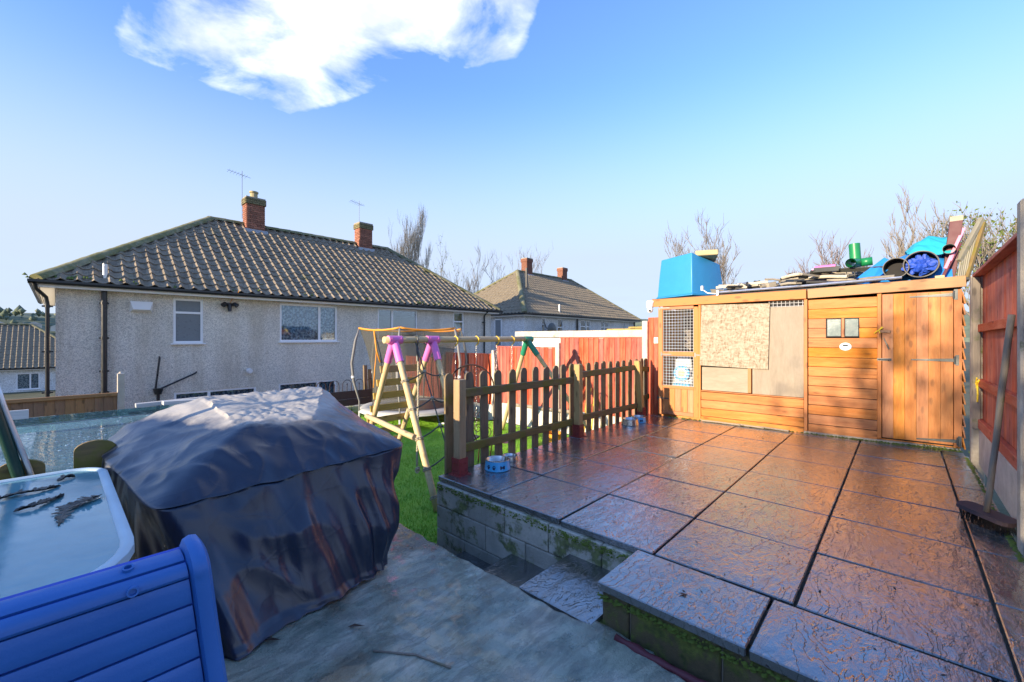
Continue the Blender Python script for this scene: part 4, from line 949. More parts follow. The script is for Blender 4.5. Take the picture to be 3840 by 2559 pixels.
# shell
sh = MB()
def sbox(m, s0, s1, d0, d1, z0, z1):
    c = P((s0+s1)/2, (d0+d1)/2, (z0+z1)/2); m.box(c, (s1-s0, d1-d0, z1-z0), SM.to_3x3().to_4x4()); return m
sbox(sh, -.02, .02, .03, 2.0, 0, 1.80); sbox(sh, 3.46, 3.50, .03, 2.0, 0, 1.80); sbox(sh, .0, 3.5, 1.98, 2.02, 0, 1.70); sbox(sh, 0, 3.5, .03, 2.0, -.02, .04)
sh.build('wall', M['cedar'], shed)
bkp = MB(); sbox(bkp, .64, 3.50, .035, .05, .03, 1.82); sbox(bkp, .0, .64, .035, .05, .03, .46); bkp.build('shade_backing', M['shade_and_frame'], shed)  # added dark sheet blocks light leaks, stands in for shade between boards
rf_ = MB(); vs = [P(-.10, -.06, 1.955), P(3.56, -.06, 1.99), P(3.56, 2.1, 1.80), P(-.10, 2.1, 1.78)]
rf_.add(vs+[v-Vector((0, 0, .03)) for v in vs], [(0, 1, 2, 3), (7, 6, 5, 4), (0, 4, 5, 1), (1, 5, 6, 2), (2, 6, 7, 3), (3, 7, 4, 0)]); rf_.build('roof', M['felt'], shed)
SB('fascia', -.10, 1.885, 2.045, 1.898, .125, .022, (0, 0, 1), M['cedar_trim'], d=-.055); SB('fascia', 2.06, 1.90, 3.535, 1.945, .125, .022, (0, 0, 1), M['fascia'], d=-.057)
# gate at left
SB('gate_stile', .03, .03, .03, 1.80, .075, .03, (1, 0, 0), M['cedar_trim'], d=-.012); SB('gate_stile', .60, .03, .60, 1.80, .075, .03, (1, 0, 0), M['cedar_trim'], d=-.012)
for z, w in ((1.80, .06), (1.045, .07), (.495, .05), (.07, .06)): SB('gate_rail', .068, z, .562, z, w, .028, (0, 0, 1), M['cedar_trim'], d=-.013)
for k in range(5): SB('gate_board', .068+.0494+.0988*k, .10, .068+.0494+.0988*k, .47, .095, .018, (1, 0, 0), M['cedar'], d=-.008)
for z0, z1 in ((1.08, 1.77), (.52, 1.01)):
    wm = MB()
    for k in range(int(.49/.048)+1):
        x_ = .072+k*.048; wm.tube([P(x_, .0, z0), P(x_, .0, z1)], .0036, 4)
    for k in range(int((z1-z0)/.048)+1):
        z = z0+k*.048; wm.tube([P(.07, -.004, z), P(.56, -.004, z)], .0036, 4)
    recenter(wm.build('wire_mesh', M['galv'], shed))
wm = MB()
for k in range(9): x_ = 1.60+k*.05; wm.tube([P(x_, -.005, 1.72), P(x_, -.005, 1.82)], .0036, 4)
for z in (1.745, 1.79): wm.tube([P(1.6, -.008, z), P(2.01, -.008, z)], .0036, 4)
recenter(wm.build('wire_mesh', M['galv'], shed))
dk = MB(); sbox(dk, 1.60, 2.02, .0, .02, 1.72, 1.83); dk.build('gap_shade', M['shade_and_frame'], shed)  # solid dark strip painted as the shade behind the mesh
SB('corner_post', .655, .03, .655, 1.83, .035, .04, (1, 0, 0), M['cedar_trim'], d=-.012)
SB('head_rail', .675, 1.84, 2.03, 1.84, .03, .03, (0, 0, 1), M['cedar_trim'], d=-.012)
SB('corner_post', 2.035, .03, 2.035, 1.83, .04, .034, (1, 0, 0), M['cedar_trim'], d=-.014)
# lower shiplap, left section
for k in range(4):
    z = .395-.128*k
    SB('board', .675, z, 2.012, z, .124, .016, (0, -.15, 1), M['cedar'], d=-.012+0.0)
SB('sill', .675, .474, 2.015, .470, .014, .045, (0, 0, 1), M['cedar_trim'], d=-.014)
# sheet panels
SB('ply_sheet', .685, .665, 1.34, .665, .36, .008, (0, 0, 1), M['ply'], d=-.006); SB('batten', 1.352, .49, 1.352, .87, .045, .024, (1, 0, 0), M['cedar_trim'], d=-.010); 
SB('ply_sheet', 1.70, .48, 1.70, 1.74, .625, .009, (1, 0, 0), M['ply'], d=-.004, key=3)
SB('osb_sheet', .672, 1.345, 1.603, 1.322, .95, .018, (0, 0, 1), M['osb'], d=-.028)
# right section shiplap
nb2 = 14
for k in range(nb2):
    z = 1.755-.1295*k; hb = .1255
    if 1.30 < z < 1.58:
        SB('board', 2.065, z, 2.258, z, hb, .015, (0, -.17, 1), M['cedar'], d=-.012); SB('board', 2.60, z, 2.775, z, hb, .015, (0, -.17, 1), M['cedar'], d=-.012)
        if abs(z-1.366) > .2 and False: pass
    else: SB('board', 2.065, z+(.0), 2.775, z+(.004 if k == 0 else 0), hb, .015, (0, -.17, 1), M['cedar'], d=-.012)
for s0, s1 in ((2.27, 2.413), (2.458, 2.59)):
    wf = MB(); sbox(wf, s0, s1, -.012, -.006, 1.325, 1.55); o_ = recenter(wf.build('window', M['louvre'], shed))
    fr_ = MB(); 
    for a_, b_, c_, d_ in ((s0-.012, s0, 1.31, 1.56), (s1, s1+.012, 1.31, 1.56), (s0-.012, s1+.012, 1.55, 1.562), (s0-.012, s1+.012, 1.312, 1.325)): sbox(fr_, a_, b_, -.022, -.002, c_, d_)
    recenter(fr_.build('frame', M['shade_and_frame'], o_))
SB('batten', 2.436, 1.31, 2.436, 1.56, .03, .022, (1, 0, 0), M['cedar_trim'], d=-.014)
SB('corner_post', 2.795, .05, 2.795, 1.86, .04, .03, (1, 0, 0), M['cedar_trim'], d=-.018)
# door
door = thing('x', 'x', 'x') if False else None
dd = MB(); sbox(dd, 2.822, 3.438, .0, .012, .06, 1.845); door = recenter(dd.build('door', M['cedar'], shed)); 
for k in range(6):
    w = .616/6; SB('board', 2.822+w*(k+.5), .065, 2.822+w*(k+.5), 1.84, w-.0015, .018, (1, 0, 0), M['cedar'], door, d=-.012, bev=.0015)
SB('door_post', 3.475, .05, 3.475, 1.86, .066, .03, (1, 0, 0), M['cedar_trim'], d=-.012)
def strap(z0, z1, s0, s1):
    h = MB(); p0 = P(s0, -.024, z0); p1 = P(s1, -.024, z1); n = 6
    a = p0; vs = [P(s0, -.026, z0-.007), P(s0, -.026, z0+.007), P(s1, -.026, z1+.020), P(s1, -.026, z1-.020)]; vs += [v+SM.to_3x3()@Vector((0, -.005, 0)) for v in vs]
    h.add(vs, [(0, 1, 2, 3), (7, 6, 5, 4), (0, 4, 5, 1), (1, 5, 6, 2), (2, 6, 7, 3), (3, 7, 4, 0)])
    h.box(P(s1+.018, -.031, z1), (.03, .008, .12), SM.to_3x3().to_4x4()); h.tube([P(s1, -.034, z1-.045), P(s1, -.034, z1+.045)], .009, 8)
    for f in (.12, .4, .7): q = p0.lerp(p1, f); h.tube([q+SM.to_3x3()@Vector((0, -.007, 0)), q+SM.to_3x3()@Vector((0, -.012, 0))], .006, 6)
    recenter(h.build('hinge', M['hinge'], door))
strap(1.795, 1.80, 3.07, 3.44); strap(1.04, 1.045, 3.083, 3.45); strap(.095, .115, 3.13, 3.47)
lt_ = MB(); lt_.box(P(2.84, -.03, 1.033), (.135, .008, .03), SM.to_3x3().to_4x4()); lt_.tube([P(2.78, -.04, 1.033), P(2.90, -.04, 1.033)], .007, 6); lt_.tube([P(2.88, -.04, 1.033), P(2.88, -.06, 1.02)], .005, 6); recenter(lt_.build('bolt', M['hinge'], door))
SB('toggle', 2.79, 1.385, 2.90, 1.38, .035, .018, (0, 0, 1), M['fascia'], door, d=-.035)
hs = MB(); hs.tube([P(2.835, -.03, 1.30), P(2.865, -.035, 1.22), P(2.885, -.03, 1.16)], [.005, .007, .009], 6); recenter(hs.build('handle', M['hinge'], door))
tw_ = MB(); tw_.tube([P(2.745, -.045, 1.36), P(2.79, -.055, 1.40), P(2.83, -.05, 1.43)], .006, 6); tw_.tube([P(2.80, -.05, 1.36), P(2.79, -.056, 1.40), P(2.82, -.05, 1.44)], .006, 6)
tag(tw_.build('cord', M['twine']), 'knotted yellow cord round the wooden door toggle', 'cord')
for s_, z, n_ in ((.03, 1.80, 0), (.06, 1.03, 1), (.60, 1.03, 2), (.0, .30, 3)):
    h = MB(); h.box(P(s_+.07, -.03, z), (.17 if n_ < 3 else .2, .005, .02), SM.to_3x3().to_4x4()); h.box(P(s_-.012, -.031, z), (.022, .006, .07), SM.to_3x3().to_4x4()); recenter(h.build('gate_hinge', M['hinge'], shed))
# side shiplap ends of the cabin and dark gap
for k in range(14):
    z = 1.76-.128*k; board('board', P(3.522, -.02, z), P(3.522, 1.9, z), .138, .014, SM.to_3x3() @ Vector((-.16, 0, 1)), M['cedar'], shed, .002)
# base bearer and rubble line
SB('bearer', .66, .012, 3.50, .012, .03, .05, (0, 0, 1), M['cpost_old'], d=.01)
th = thing('thermometer', 'round white thermometer with small dark display on the cabin boards', 'thermometer', P(2.462, -.03, 1.188))
q = MB(); vs = []
for i, (r_, d_) in enumerate(((0, -.042), (.8, -.042), (1., -.034), (1., -.024))):
    for k in range(24): vs.append(P(2.462+r_*.062*math.cos(k*.2618), d_, 1.188+r_*.052*math.sin(k*.2618)))
q.add(vs, [(i*24+k, i*24+(k+1) % 24, (i+1)*24+(k+1) % 24, (i+1)*24+k) for i in range(3) for k in range(24)]); q.build('case', M['white'], th)
q = MB(); sbox(q, 2.435, 2.488, -.046, -.041, 1.192, 1.214); q.build('display', M['screen'], th)
# sack and things inside the gate
sk = thing('feed_sack', 'blue and white feed sack behind the lower gate mesh', 'sack', P(.32, .25, .04))
q = MB(); n = 16; vs = []
for i, (z, w_s, t_s) in enumerate(((.04, .17, .07), (.2, .19, .10), (.5, .18, .10), (.8, .15, .06), (.93, .13, .02), (.98, .09, .01))):
    for k in range(n): a_ = 2*math.pi*k/n; vs.append(P(.33+w_s*math.cos(a_)*(1+.05*math.sin(i*3+k)), .22+t_s*math.sin(a_), z))
q.add(vs, [(i*n+k, i*n+(k+1) % n, (i+1)*n+(k+1) % n, (i+1)*n+k) for i in range(5) for k in range(n)]+[tuple(range(5*n, 6*n))]); q.build('bag', M['kraft'], sk, smooth=True)
for r_, d_, mt_ in ((.13, .105, 'sackblue'), (.085, .10, 'kraft'), (.06, .095, 'sackyel')):
    q = MB(); q.tube([P(.33, d_+.01, .80 if False else .72), P(.33, d_-.002, .72)], r_, 20); recenter(q.build('print', M[mt_], sk))
q = MB(); sbox(q, .20, .46, .10, .115, .50, .56); recenter(q.build('print', M['sackblue'], sk))
cp = MB(); 
for k in range(14): cp.tube([P(.46+.02*math.sin(k*2.1), .12+.02*k/14, 1.1+.02*k), P(.40+.05*math.cos(k*1.3), .14, 1.12+.025*k), P(.48, .12, 1.16+.02*k)], .012, 5)
tag(cp.build('rope_coil', M['post_grey'], smooth=True), 'grey bundle of rope and net hanging inside the gate mesh', 'rope')
ib = MB(); sbox(ib, .05, .6, 1.0, 1.02, .1, 1.7); sbox(ib, .1, .5, .5, .9, .05, .5); tag(ib.build('storage_crate', M['brown_dark']), 'dark crate and panel deep inside the cabin behind the gate', 'crate')
# hanging sticks on threshold
for k in range(3):
    q = MB(); q.tube([(6.86+.01*k, 2.30-.3*k, .012), (6.865+.02*k, 2.05-.3*k, .018), (6.87+.01*k, 1.75-.3*k, .012)], .012, 6)
    tag(q.build('stick', M['post_grey']), ('leftmost','middle','rightmost')[k]+' of three grey sticks lying along the foot of the cabin front', 'stick', group='sticks along the cabin foot')
# CCTV
cc = thing('security_camera', 'white dome security camera at the top left corner of the cabin', 'security camera', P(-.13, -.05, 1.85))
q = MB(); q.lathe([(0, .06), (.05, .06), (.062, .03), (.06, -.05), (.03, -.065), (0, -.065)], 18, P(-.135, -.06, 1.87)); q.build('housing', M['white'], cc, smooth=True)
q = MB(); c_ = P(-.125, -.08, 1.775); q.lathe([(0, .05), (.035, .04), (.05, .01), (.045, -.02), (.03, -.042), (0, -.05)], 18, c_); q.build('dome', M['white'], cc, smooth=True)
q = MB(); q.tube([c_+Vector((-.035, -.01, -.01)), c_+Vector((-.055, -.015, -.015))], .016, 12); q.build('lens', M['black'], cc)
q = MB(); q.box(P(-.09, -.03, 1.91), (.12, .05, .03)); q.build('bracket', M['white'], cc)

# ------------------------------------------------------------------ things on the cabin roof
tk = thing('water_tank', 'upturned blue plastic tank on the left end of the cabin roof', 'tank', P(.4, .4, 1.97))
nc = Vector((.53, .0)); f_ = R(25); e1 = Vector((-math.cos(f_), math.sin(f_))); e2 = Vector((math.sin(f_), math.cos(f_)))
def tkp(a, b, z, inset): 
    p = nc+e1*(a)+e2*(b); return P(p.x, p.y, z)
L1, L2 = .76, .74
b = bmesh.new()
rings = [(1.985, -.02), (2.01, -.02), (2.02, .0), (2.35, .02), (2.70, .045)]
rv = []
for z, ins in rings:
    row = []
    for a, bb in ((ins, ins), (L1-ins, ins), (L1-ins, L2-ins), (ins, L2-ins)):
        zz = z - (.17*bb/L2 if z > 2.5 else (.08*bb/L2 if z > 2.2 else 0)) - (.02*a/L1 if z > 2.5 else 0)
        row.append(b.verts.new(tkp(a, bb, zz, 0)))
    rv.append(row)
for i in range(len(rv)-1):
    for k in range(4): b.faces.new((rv[i][k], rv[i][(k+1) % 4], rv[i+1][(k+1) % 4], rv[i+1][k]))
b.faces.new(rv[-1]); b.faces.new(rv[0][::-1]); bmesh.ops.recalc_face_normals(b, faces=b.faces)
bmesh.ops.bevel(b, geom=[e for e in b.edges if e.calc_face_angle(0) > .5], offset=.018, segments=3, affect='EDGES', profile=.5)
me = bpy.data.meshes.new('tank'); b.to_mesh(me); b.free(); me.materials.append(M['blue_tank']); me.polygons.foreach_set('use_smooth', [True]*len(me.polygons)); me.set_sharp_from_angle(angle=R(35))
put(bpy.data.objects.new('tank_body', me), ident(), tk)
sl = MB(); sl.box(P(.62, .42, 2.66), (.42, .34, .09), Matrix.Rotation(.4, 4, 'Z') @ Matrix.Rotation(.13, 4, 'Y')); so_ = recenter(sl.build('stone_slab', M['stone'])); tag(so_, 'mossy yellow stone slab weighing down the blue tank', 'stone slab')
bmod = so_.modifiers.new('b', 'BEVEL'); bmod.width = .018; bmod.segments = 2
lp = MB(); lp.box(P(.70, -.04, 2.08), (.05, .03, .07)); lp.tube([P(.70, -.03, 2.06), P(.78, -.05, 2.0), P(.90, -.06, 1.98)], .008, 6); lp.box(P(.93, -.07, 1.99), (.04, .03, .08))
tag(recenter(lp.build('solar_lamp', M['white'])), 'small white clip-on solar lamp at the roof edge below the tank', 'lamp')
gtu = MB(); gtu.tube([P(.92, -.06, 1.995), P(2.05, -.07, 2.01), P(3.0, -.06, 2.035)], .018, 8); tag(gtu.build('metal_tube', M['alu']), 'long grey metal tube lying along the cabin roof edge', 'tube')
def rp(x, y, d=.25): # point on the vertical plane at depth d behind the cabin front, from photo coordinates
    r = ray(x*1.632, y*1.632); o = SO+w_in*d; t = (o.x*w_in.x+o.y*w_in.y)/(r.x*w_in.x+r.y*w_in.y); return Vector((0, 0, CAMZ))+r*t
# waste timber heap
rr_ = random.Random(5)
def rz(s): return 1.97
for k in range(95):
    s = rr_.uniform(.95, 2.75); d = rr_.uniform(.0, .9); L = rr_.uniform(.2, .75); base = 1.99; hmax = .09+.16*math.sin(max(0, min(1, (s-.9)/2.0))*2.4)
    z = base+rr_.uniform(.0, hmax)*(1-.2*d); an_ = rr_.gauss(0, .5); t3 = rr_.gauss(0, .1)
    c = P(s, d, z); dv = SM.to_3x3() @ Vector((math.cos(an_), math.sin(an_), t3)); ty = rr_.random(); mt_ = M[rr_.choice(('debris', 'debris', 'debris_l', 'debris_d', 'debris_d'))]
    if ty < .62: o = board('waste_plank', c-dv*L/2, c+dv*L/2, rr_.uniform(.03, .09), rr_.uniform(.01, .025), (rr_.gauss(0, .4), rr_.gauss(0, 1), rr_.gauss(0, .5)), mt_, None, .002, key=k); tag(o, 'weathered offcut of timber in the waste heap on the cabin roof', 'plank', group='offcuts in the waste heap on the roof')
    else:
        q = MB(); r2_ = rr_.uniform(.012, .03); q.tube([c-dv*L*.35, c+Vector((0, 0, .01)), c+dv*L*.35], r2_, 8, caps=False); o = recenter(q.build('waste_pipe', M[rr_.choice(('debris_l', 'debris', 'alu', 'black'))], smooth=True)); tag(o, 'short offcut of pipe in the waste heap on the cabin roof', 'pipe', group='pipe offcuts in the waste heap on the roof')
dsheet = MB(); n = 30
for i in range(n+1):
    for j in range(9):
        s = .98+1.75*i/n; d = -.03+1.0*j/8; z = 1.985+.07*(.5+.5*mnoise.noise((s*2.2, d*2, 0)))*math.sin(math.pi*min(1, j/8+.05))+.08*math.sin(math.pi*i/n)*(j/8)**.6; dsheet.v.append(tuple(P(s, d, z)))
for i in range(n):
    for j in range(8): a = i*9+j; dsheet.f.append((a, a+9, a+10, a+1))
tag(dsheet.build('plastic_sheet', M['debris_d'], smooth=False), 'crumpled dark plastic sheet under the waste heap on the cabin roof', 'sheet')
for li, ((x, y), sx_) in enumerate((((1708, 634), .10), ((1765, 628), .12), ((1690, 645), .08))):
    c = rp(x, y, .15); c.z = min(c.z, 2.075); q = MB(); bmx = Matrix.Rotation(rr_.random(), 4, 'Z') @ Matrix.Rotation(rr_.gauss(0, .4), 4, 'X'); q.box(c, (sx_*1.5, sx_, sx_*.6), bmx); tag(recenter(q.build('rubble_lump', M['debris_l'])), ('middle pale lump of rubble on the roof heap','largest pale lump of rubble on the roof heap','smallest pale lump of rubble nearest the blue tank')[li], 'rubble', group='lumps of rubble on the cabin roof')
c0, c1 = rp(1872, 618, .3), rp(1920, 613, .3); q = MB()
q.tube([c0, c1], .035, 12, caps=True); q.box((c0+c1)/2-Vector((0, 0, .03)), (.05, .30, .05)); tag(q.build('toy_part', M['pink']), 'broken pink plastic toy piece on the roof heap', 'toy part')
# green pipes
gp_ = thing('green_pipe_offcut', 'green pipe standing on end on the cabin roof', 'pipe', rp(1965, 605, .3)); q = MB(); p0 = rp(1966, 603, .3); p1 = rp(1963, 561, .3)
q.tube([p0, p1], .062, 20, caps=False); q.tube([p1, p0], .054, 20, caps=False); q.build('pipe_shell', M['green_pipe'], gp_, smooth=True)
q = MB(); q.tube([p1-Vector((0, 0, .002)), p1-Vector((0, 0, .03))], .054, 16); q.build('rust_rim', M['log_y'], gp_)
gp2 = thing('green_pipe_offcut', 'short green pipe socket lying towards the viewer beside the upright one', 'pipe', rp(1960, 605, .2))
q = MB(); p0 = rp(1955, 605, .05); p1 = rp(1975, 604, .4); q.tube([p0, p1], .06, 20, caps=False); q.tube([p1, p0], .05, 20, caps=False); q.build('socket', M['green_pipe'], gp2, smooth=True)
gp3 = MB(); gp3.tube([rp(1978, 604, .3), rp(2005, 600, .3)], .055, 18); tag(gp3.build('green_pipe_offcut', M['green_pipe'], smooth=True), 'short green pipe lying sideways right of the upright one', 'pipe')
def hollow_pipe(label, c, r, L, mat, stuff=None, dirv=None):
    t_ = thing('black_pipe', label, 'pipe', c); dv = (dirv or (w_in+u_*.12+Vector((0, 0, .02)))).normalized(); q = MB()
    prof = [(0, r*.93), (0, r), (.035, r), (.036, r*.97), (L, r*.97), (L, r*.90), (.02, r*.90), (0, r*.93)]
    a = dv.orthogonal().normalized(); b2 = dv.cross(a); n = 32; vs = []
    for d_, rr in prof: vs += [c+dv*d_+(a*math.cos(k*2*math.pi/n)+b2*math.sin(k*2*math.pi/n))*rr for k in range(n)]
    q.add(vs, [(i*n+k, i*n+(k+1) % n, (i+1)*n+(k+1) % n, (i+1)*n+k) for i in range(len(prof)-1) for k in range(n)]); q.build('shell', mat, t_, autosmooth=50)
    q = MB(); q.tube([c+dv*min(.17, L*.5), c+dv*min(.19, L*.6)], r*.93, 24); q.build('back', M['shade_and_frame'], t_); return t_, dv  # dark disc added in place of the shade deep inside the pipe
hollow_pipe('left of two wide open black pipes on the cabin roof', rp(2058, 616, .02), .125, .8, M['black_pipe'])
bp, dv = hollow_pipe('wider open black pipe stuffed with blue fabric on the cabin roof', rp(2116, 607, .0), .160, .8, M['black_pipe'])
hollow_pipe('small open black pipe above the tarpaulin near the maroon beam', rp(2181, 572, .15), .058, .5, M['black_pipe'])
def cloth_blob(c, rx, ry, rz_, seed, mat, name, label, cat, nu=60, nv=30, fold=.25):
    q = MB(); c = Vector(c)
    for i in range(nv+1):
        ph = math.pi*i/nv
        for k in range(nu):
            th_ = 2*math.pi*k/nu; d = Vector((math.sin(ph)*math.cos(th_), math.sin(ph)*math.sin(th_), math.cos(ph)))
            f = 1+fold*(abs(mnoise.noise(d*2.3+Vector((seed, 0, 0))))*1.6-.3)+fold*.5*(abs(mnoise.noise(d*6+Vector((0, seed, 0))))-.2)
            q.v.append(tuple(c+SM.to_3x3() @ Vector((d.x*rx*f, d.y*ry*f, d.z*rz_*f))))
    for i in range(nv):
        for k in range(nu): q.f.append((i*nu+k, i*nu+(k+1) % nu, (i+1)*nu+(k+1) % nu, (i+1)*nu+k))
    return tag(recenter(q.build(name, mat, autosmooth=45)), label, cat)
cloth_blob(rp(2116, 609, .10), .125, .07, .10, 9, M['blue_dark'], 'fabric', 'crumpled deep blue fabric stuffed in the wider black pipe', 'fabric', fold=.5)
def rz_of(x, y, d): return rp(x, y, d)
# tarpaulin as a draped height sheet
def tarp(x0, x1, d0, d1, top, label, mat, seed, base=1.99, nx=70, ny=40):
    q = MB()
    for i in range(nx+1):
        s = x0+(x1-x0)*i/nx
        for j in range(ny+1):
            d0s = d0 + (.24*min(1, max(0, (s-2.70)/.07)) if (d0 < 0) else 0)
            d = d0s+(d1-d0s)*j/ny; h = np.interp(s, *zip(*top))
            prof = math.sin(min(1, (j/ny)*1.6)*math.pi/2)**.8
            z = base+(h-base)*prof + .06*(abs(mnoise.noise((s*4+d*3, d*2.0, seed)))-.2)*min(1, prof*1.5+.1) + .022*mnoise.noise((s*13+d*8, d*6, seed+2))
            dd_ = d + .03*mnoise.noise((s*5, d*3, seed+5)); q.v.append(tuple(P(s+.04*mnoise.noise((d*5, s*2, seed)), dd_, z)))
    for i in range(nx):
        for j in range(ny): a = i*(ny+1)+j; q.f.append((a, a+ny+1, a+ny+2, a+1))
    return tag(recenter(q.build('tarpaulin', mat, autosmooth=40)), label, 'tarpaulin')
tarp(2.50, 3.46, -.02, .9, [(2.50, 2.0), (2.62, 2.10), (2.75, 2.22), (2.95, 2.33), (3.15, 2.42), (3.35, 2.44), (3.46, 2.36)], 'blue tarpaulin heaped under the black pipes on the cabin roof', M['blue_tarp'], 3)
tarp(3.08, 3.46, .28, .85, [(3.05, 2.40), (3.15, 2.52), (3.3, 2.60), (3.44, 2.56)], 'teal tarpaulin folded on top of the blue one', M['teal_tarp'], 13, base=2.32, nx=40, ny=30)
cb_ = MB()
pA, pB, pC, pD = rp(1953, 651, -.02), rp(2032, 592, .27), rp(2062, 606, .30), rp(2002, 648, .0)
vs = [pA, pB, pC, pD]; cb_.add(vs+[v+Vector((.02, 0, .0)) for v in vs], [(0, 1, 2, 3), (7, 6, 5, 4), (0, 4, 5, 1), (1, 5, 6, 2), (2, 6, 7, 3), (3, 7, 4, 0)]); tag(recenter(cb_.build('plastic_board', M['blue_tarp'])), 'flat light blue board leaning at the left of the tarpaulin', 'board')
o = board('beam', rp(2178, 645, .35), rp(2197, 508, .35), .11, .10, (0, 1, 0), M['maroon']); tag(o, 'maroon painted beam end sticking up from the cabin roof', 'beam')
en = MB(); e_ = rp(2197, 509, .35); en.box(e_+Vector((0, 0, .025)), (.105, .112, .06)); o2 = recenter(en.build('beam_end', M['debris_l'])); o2.parent = o; o2.matrix_basis = WM[o].inverted() @ WM[o2]
for k, (a, b2, mt_) in enumerate((((2163, 643), (2207, 560), 'maroon'), ((2172, 618), (2215, 525), 'pink_pale'), ((2183, 600), (2210, 540), 'pink_pale'), ((2150, 650), (2196, 590), 'debris'))):
    o = board('stake', rp(*a, .12+.04*k), rp(*b2, .3+.04*k), .03, .02, (0, 1, 0), M[mt_], None, .002, key=k); tag(o, ('thin maroon stake leaning on the maroon beam', 'long pale pink stake leaning right of the maroon beam', 'short pale pink stake below the long pink one', 'grey lath leaning low beside the tarpaulin')[k], 'stake')
pl = thing('pallet', 'weathered slatted pallet leaning upright on the right end of the cabin roof', 'pallet', rp(2220, 640, .3))
for k in range(7):
    f = k/6; a = rp(2200+7*k*.6, 645, .1+.05*k); b2 = rp(2207+(2252-2207)*f, 600+(508-600)*f, .35+.04*k); board('slat', a, b2, .035, .014, (1, 0, 0), M['pallet'], pl, .002)
board('bearer', rp(2203, 600, .3), rp(2256, 503, .6), .05, .045, (0, 0, 1), M['pallet'], pl); board('bearer', rp(2222, 640, .3), rp(2262, 512, .6), .045, .03, (0, 0, 1), M['rail_moss'], pl)
o = board('brick_block', rp(2148, 642, .0), rp(2170, 640, .0), .07, .08, (0, 0, 1), M['stone']); tag(o, 'brown block at the roof edge right of the wide pipes', 'block')
mo2 = MB(); cc_ = (6.98, -.42, .0)
for k in range(70):
    a_ = random.random()*6.28; l_ = random.uniform(.03, .09); p_ = Vector((6.98+random.gauss(0, .05), -.30+random.gauss(0, .10), 0)); tip = p_+Vector((math.cos(a_)*l_*.7, math.sin(a_)*l_*.7, l_*.6)); s2 = Vector((-math.sin(a_), math.cos(a_), 0))*.007
    mo2.add([p_, (p_+tip)/2+s2, tip, (p_+tip)/2-s2], [(0, 1, 2, 3)])
tag(mo2.build('weed_patch', M['moss']), 'small green weed growing at the foot of the cabin door', 'weed')

# ------------------------------------------------------------------ swing set
sw = thing('swing_set', 'round pole timber swing frame with pink and green corner brackets', 'swing set', (4.5, 5.0, LZ))
def log(name, a, b, r=.042, mat='log', par=sw, n=12):
    a = Vector(a); b = Vector(b); L = (b-a).length; q = MB(); m = 8
    q.tube([(0+L*i/m-L/2, .004*mnoise.noise((i*1.7, L, 0)), .004*mnoise.noise((i*1.3, 0, L))) for i in range(m+1)], [r*(1+.03*mnoise.noise((i, L, 5))) for i in range(m+1)], n)
    me = q.mesh(name, False); me.materials.append(M[mat]); me.polygons.foreach_set('use_smooth', [len(p.vertices) == 4 for p in me.polygons])
    return put(bpy.data.objects.new(name, me), frameM((a+b)/2, b-a, (0, 0, 1) if abs((b-a).normalized().z) < .9 else (0, 1, 0)), par)
BZ = 1.275
log('beam', (2.93, 5.0, BZ), (5.95, 5.0, BZ+.01), .045)
legs = [((3.09, 4.97, 1.20), (2.93, 3.85, LZ)), ((3.07, 5.03, 1.20), (3.22, 6.15, LZ)), ((3.72, 4.97, 1.20), (3.46, 3.85, LZ)), ((3.70, 5.03, 1.20), (3.78, 6.15, LZ)), ((5.84, 4.97, 1.21), (6.58, 3.90, LZ)), ((5.82, 5.03, 1.21), (6.45, 6.25, LZ))]
for a, b2 in legs: log('leg', a, b2, .04)
for xa, mt_, ls in ((3.09, 'pink', (0, 1)), (3.71, 'pink', (2, 3)), (5.84, 'green_br', (4, 5))):
    q = MB(); q.tube([(xa-.10, 5, BZ), (xa+.10, 5, BZ)], .058, 18)
    for i in ls:
        a, b2 = Vector(legs[i][0]), Vector(legs[i][1]); d = (b2-a).normalized(); q.tube([a-d*.06, a+d*.06, a+d*.26], [.05, .052, .052], 16)
    for s in (-1, 1): q.tube([(xa+.07*s, 4.94, BZ+.02), (xa+.07*s, 4.93, BZ+.02)], .012, 6)
    q.build('bracket', M[mt_], sw, autosmooth=40)
def on(leg, z): a, b2 = Vector(leg[0]), Vector(leg[1]); return a.lerp(b2, (a.z-z)/(a.z-b2.z))
log('brace', on(legs[0], .10)+Vector((-.06, 0, 0)), on(legs[1], .16)+Vector((-.06, .1, 0)), .036); log('brace', on(legs[4], -.05)+Vector((.06, 0, 0)), on(legs[5], -.05)+Vector((.06, 0, 0)), .036, 'post_grey')
for k in range(8):
    z = .866-.2*k*.99
    if z < LZ+.04: break
    p0 = on(legs[1], z)+Vector((-.06, .05, 0)); p1 = on(legs[3], z)+Vector((.06, .05, 0)); board('ladder_board', p0, p1, .095, .025, (0, .2, 1), M['log_y'], sw, .004)
def rope(name, pts, r, mat, par, twist=True):
    q = MB(); q.tube(pts, r, 6); return q.build(name, M[mat], par, smooth=True)
cr = thing('climbing_rope', 'pale twisted climbing rope with end knot hanging from the beam between the pink brackets', 'rope', (3.42, 4.97, -.6))
for ph in (0, 2.09, 4.19):
    pts = [(3.42+.008*math.cos(ph+z*55)+.012*math.sin(z*2), 4.95+.008*math.sin(ph+z*55), z) for z in np.linspace(1.15, -.48, 160)]; q = MB(); q.tube(pts, .0085, 5); q.build('strand', M['rope'], cr, smooth=True)
q = MB(); c_ = Vector((3.42, 4.95, -.52)); 
for k in range(4): q.tube([c_+Vector((.03*math.cos(t_+k), .03*math.sin(t_+k)*(1 if k % 2 else .3), .02*math.sin(t_*2+k)-.01*k)) for t_ in np.linspace(0, 6.2, 12)], .010, 5)
q.build('knot', M['rope'], cr, smooth=True)
